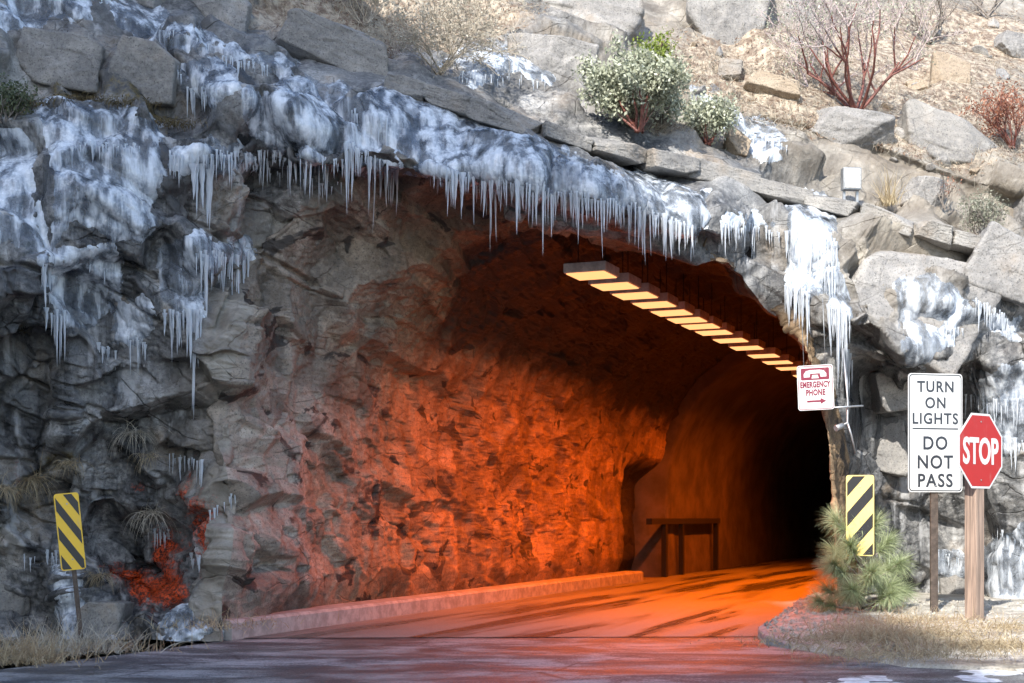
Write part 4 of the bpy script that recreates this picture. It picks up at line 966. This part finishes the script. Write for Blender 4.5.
m.poly([(-.04, -.05), (-.03, -.012), (.03, -.012), (.04, -.05)], .0012, -.0038)
m.done('handset_symbol', M['white'], pn, (0, 0, .155))
text('EMERGENCY', .092, pn, (0, -.0022, .035), M['magenta'], .60, .0045, spacing=1.08); text('PHONE', .092, pn, (0, -.0022, -.055), M['magenta'], .66, .0045, spacing=1.1)
m = MB(); m.box((-.02, -.0022, -.155), (.16, .0015, .022)); m.poly([(.05, -.12), (.115, -.155), (.05, -.19)], .0015, -.003); m.done('arrow', M['magenta'], pn)
m = MB(); m.tube([(.0, .015, -h/2+.015), (.52, .03, -h/2+.02)], .012, 8); m.done('bracket', M['steel'], e)
for x_, l_ in ((-.12, .9), (.12, .75)):
    m = MB(); m.tube([(x_, .004, h/2-.02), (x_, .01, h/2+l_)], .004, 5); m.done('hanging_wire', M['steel'], e)
# small lamp on a conduit at the right edge
c = at(840, 427, 15.85); e = empty('small_floodlight', c); tag(e, 'small grey cylindrical fixture on a bent conduit at the right tunnel edge', 'lamp')
m = MB(); m.tube([(-.06, -.05, -.02), (.03, 0, .02)], [.036, .03], 10); m.done('body', M['steel'], e)
m = MB(); m.tube([(.03, 0, .02), (.09, .02, .05), (.10, .05, .30), (.06, .1, .9)], .012, 7); m.tube([(.09, .02, .05), (.13, .02, -.08), (.19, .05, -.30)], .012, 7); m.done('conduit', M['steel'], e)
# utility box
c = spot(851, 195, .35); e = empty('utility_box', c, .1); tag(e, 'small grey metal utility box on two legs above the coping', 'utility box')
m = MB(); m.box((0, 0, .20), (.235, .12, .28), bevel=.008); bx = m.done('cabinet', M['steel'], e)
m = MB(); m.box((0, -.066, .20), (.20, .008, .245), bevel=.003); m.done('door', M['housing'], bx)
for s in (-.085, .085):
    m = MB(); m.box((s, .02, -.05), (.03, .03, .3)); m.done('leg', M['steel'], e)
# steel frame deep in the tunnel
b = -8.2*R+29.8*A; e = empty('steel_frame', Vector((b[0], b[1], 0)), -math.radians(22.5)); tag(e, 'dark steel frame standing against the wall deep in the tunnel', 'steel frame')
m = MB(); m.box((0, 0, 1.16), (.12, 5.6, .12)); m.done('beam', M['dark'], e)
for yy in (-1.7, -.4, 2.6):
    m = MB(); m.box((0, yy, .55), (.10, .13, 1.098)); m.done('post', M['dark'], e)

# ------------------------------------------------------------------ ceiling lamps
LY = [276, 286.9, 296.3, 305.3, 313.4, 320.6, 326.9, 333.1, 340.9, 348.4, 356.3, 362.8, 368.8, 376.3, 382.2, 389.5]
names = ['foremost', 'second', 'third', 'fourth', 'fifth', 'sixth', 'seventh', 'eighth', 'ninth', 'tenth', 'eleventh', 'twelfth', 'thirteenth', 'fourteenth', 'fifteenth', 'farthest visible']
ZL = 4.30; LAMP_W = 225.0
def ceiling_lamp():
    e = empty('ceiling_lamp', (0, 0, ZL))
    m = MB(); m.box((0, 0, .07), (.56, .56, .12), bevel=.01); m.done('housing', M['housing'], e)
    m = MB(); m.box((0, 0, .003), (.50, .50, .012)); m.done('lens', M['lens'], e)
    sp_ = bpy.data.lights.new('bulb', 'SPOT'); sp_.energy = LAMP_W; sp_.color = (1, .14, .001); sp_.spot_size = math.radians(154); sp_.spot_blend = .85; sp_.shadow_soft_size = .05
    b_ = link('bulb', sp_, e, (0, 0, -.02))
    for s in (-.18, .18):
        m = MB(); m.box((s, 0, .42), (.012, .012, .54)); m.done('hanger', M['dark'], e)
    return e
lamp0 = ceiling_lamp()
for k, y in enumerate(LY):
    d = F*(ZL-CH)/(HY-y); x = 591.6+(y-276)*(835-591.6)/(389.5-276); p = Vector(((x-CX)/F*d, d, ZL))
    o = lamp0 if k == 0 else lamp0.copy()
    if k:
        COL.objects.link(o)
        for ch in lamp0.children:
            c2 = ch.copy(); COL.objects.link(c2); c2.parent = o
    o.location = p; o.rotation_euler = (0, 0, -math.radians(22.5))
    tag(o, f'glowing orange ceiling lamp, {names[k]} in the row of lamps from the mouth', 'lamp', 'orange ceiling lamps in the tunnel')

# ------------------------------------------------------------------ unseen shade caster added behind the camera, outlined to throw the cliff's shade edge
SUN = Vector((-.30, -.72, .62)).normalized()
xs = np.array([-60, -48, -40, -30, -20.5, -18, -15.5, -13.8, -13.1, -12.5, -12.3, -12.15, -11.9]); zs = np.array([0, 8, 30, 50, 44.5, 41, 37.4, 35.6, 34.9, 33.8, 32, 28, 0])
xx = np.linspace(-60, -11.9, 260); zt = np.interp(xx, xs, zs); HV = []
yy = np.linspace(-75, -19, 70)
for j, y in enumerate(yy):
    s = np.clip((y+75)/30, 0, 1); HV.append(np.c_[xx, np.full(260, y), zt*s*s*(3-2*s)])
HV.append(np.c_[xx+.0, np.full(260, -17.5), np.full(260, -.5)])
HV = np.stack(HV, 1); HV[..., 2] += .5*fbm(HV*.35, 501, 4)*np.minimum(1, HV[..., 2]/10); HV[..., 0] += .35*fbm(HV*.3+7, 502, 4)*np.minimum(1, HV[..., 2]/10)
tag(mesh_np('shade_blocker', HV, grid_faces(260, 71), M['boulder']), kind='structure')

# ------------------------------------------------------------------ camera, sun, sky
cam = bpy.data.cameras.new('camera'); co = bpy.data.objects.new('camera', cam); COL.objects.link(co)
co.location = (0, 0, CH); co.rotation_euler = (math.pi/2, 0, 0); cam.sensor_width = 36; cam.sensor_fit = 'HORIZONTAL'; cam.lens = F/1024*36
cam.shift_y = (HY-341.5)/1024; cam.clip_end = 2000; SC.camera = co
sl = bpy.data.lights.new('sun', 'SUN'); so = bpy.data.objects.new('sun', sl); COL.objects.link(so)
sl.energy = 3.3; sl.angle = math.radians(.5); sl.color = (1, .95, .87); so.rotation_euler = SUN.to_track_quat('Z', 'Y').to_euler(); so.location = (-10, -20, 40)
w = bpy.data.worlds.new('World'); SC.world = w; w.use_nodes = True; nt_ = w.node_tree; bg = nt_.nodes['Background']
sky = nt_.nodes.new('ShaderNodeTexSky'); sky.sky_type = 'NISHITA'; sky.sun_disc = False
sky.sun_elevation = math.asin(SUN.z); sky.sun_rotation = math.atan2(SUN.x, SUN.y)
nt_.links.new(sky.outputs[0], bg.inputs[0]); bg.inputs[1].default_value = .15
v = SC.view_settings; v.view_transform = 'Standard'; v.look = 'None'; v.exposure = 1.35; v.gamma = 1; v.use_curve_mapping = False
cy = SC.cycles; cy.use_denoising = True; cy.max_bounces = 7; cy.diffuse_bounces = 3; cy.glossy_bounces = 3; cy.transmission_bounces = 5; cy.transparent_max_bounces = 10
cy.sample_clamp_indirect = 6; cy.caustics_reflective = False; cy.caustics_refractive = False; cy.use_adaptive_sampling = True; cy.adaptive_threshold = .02
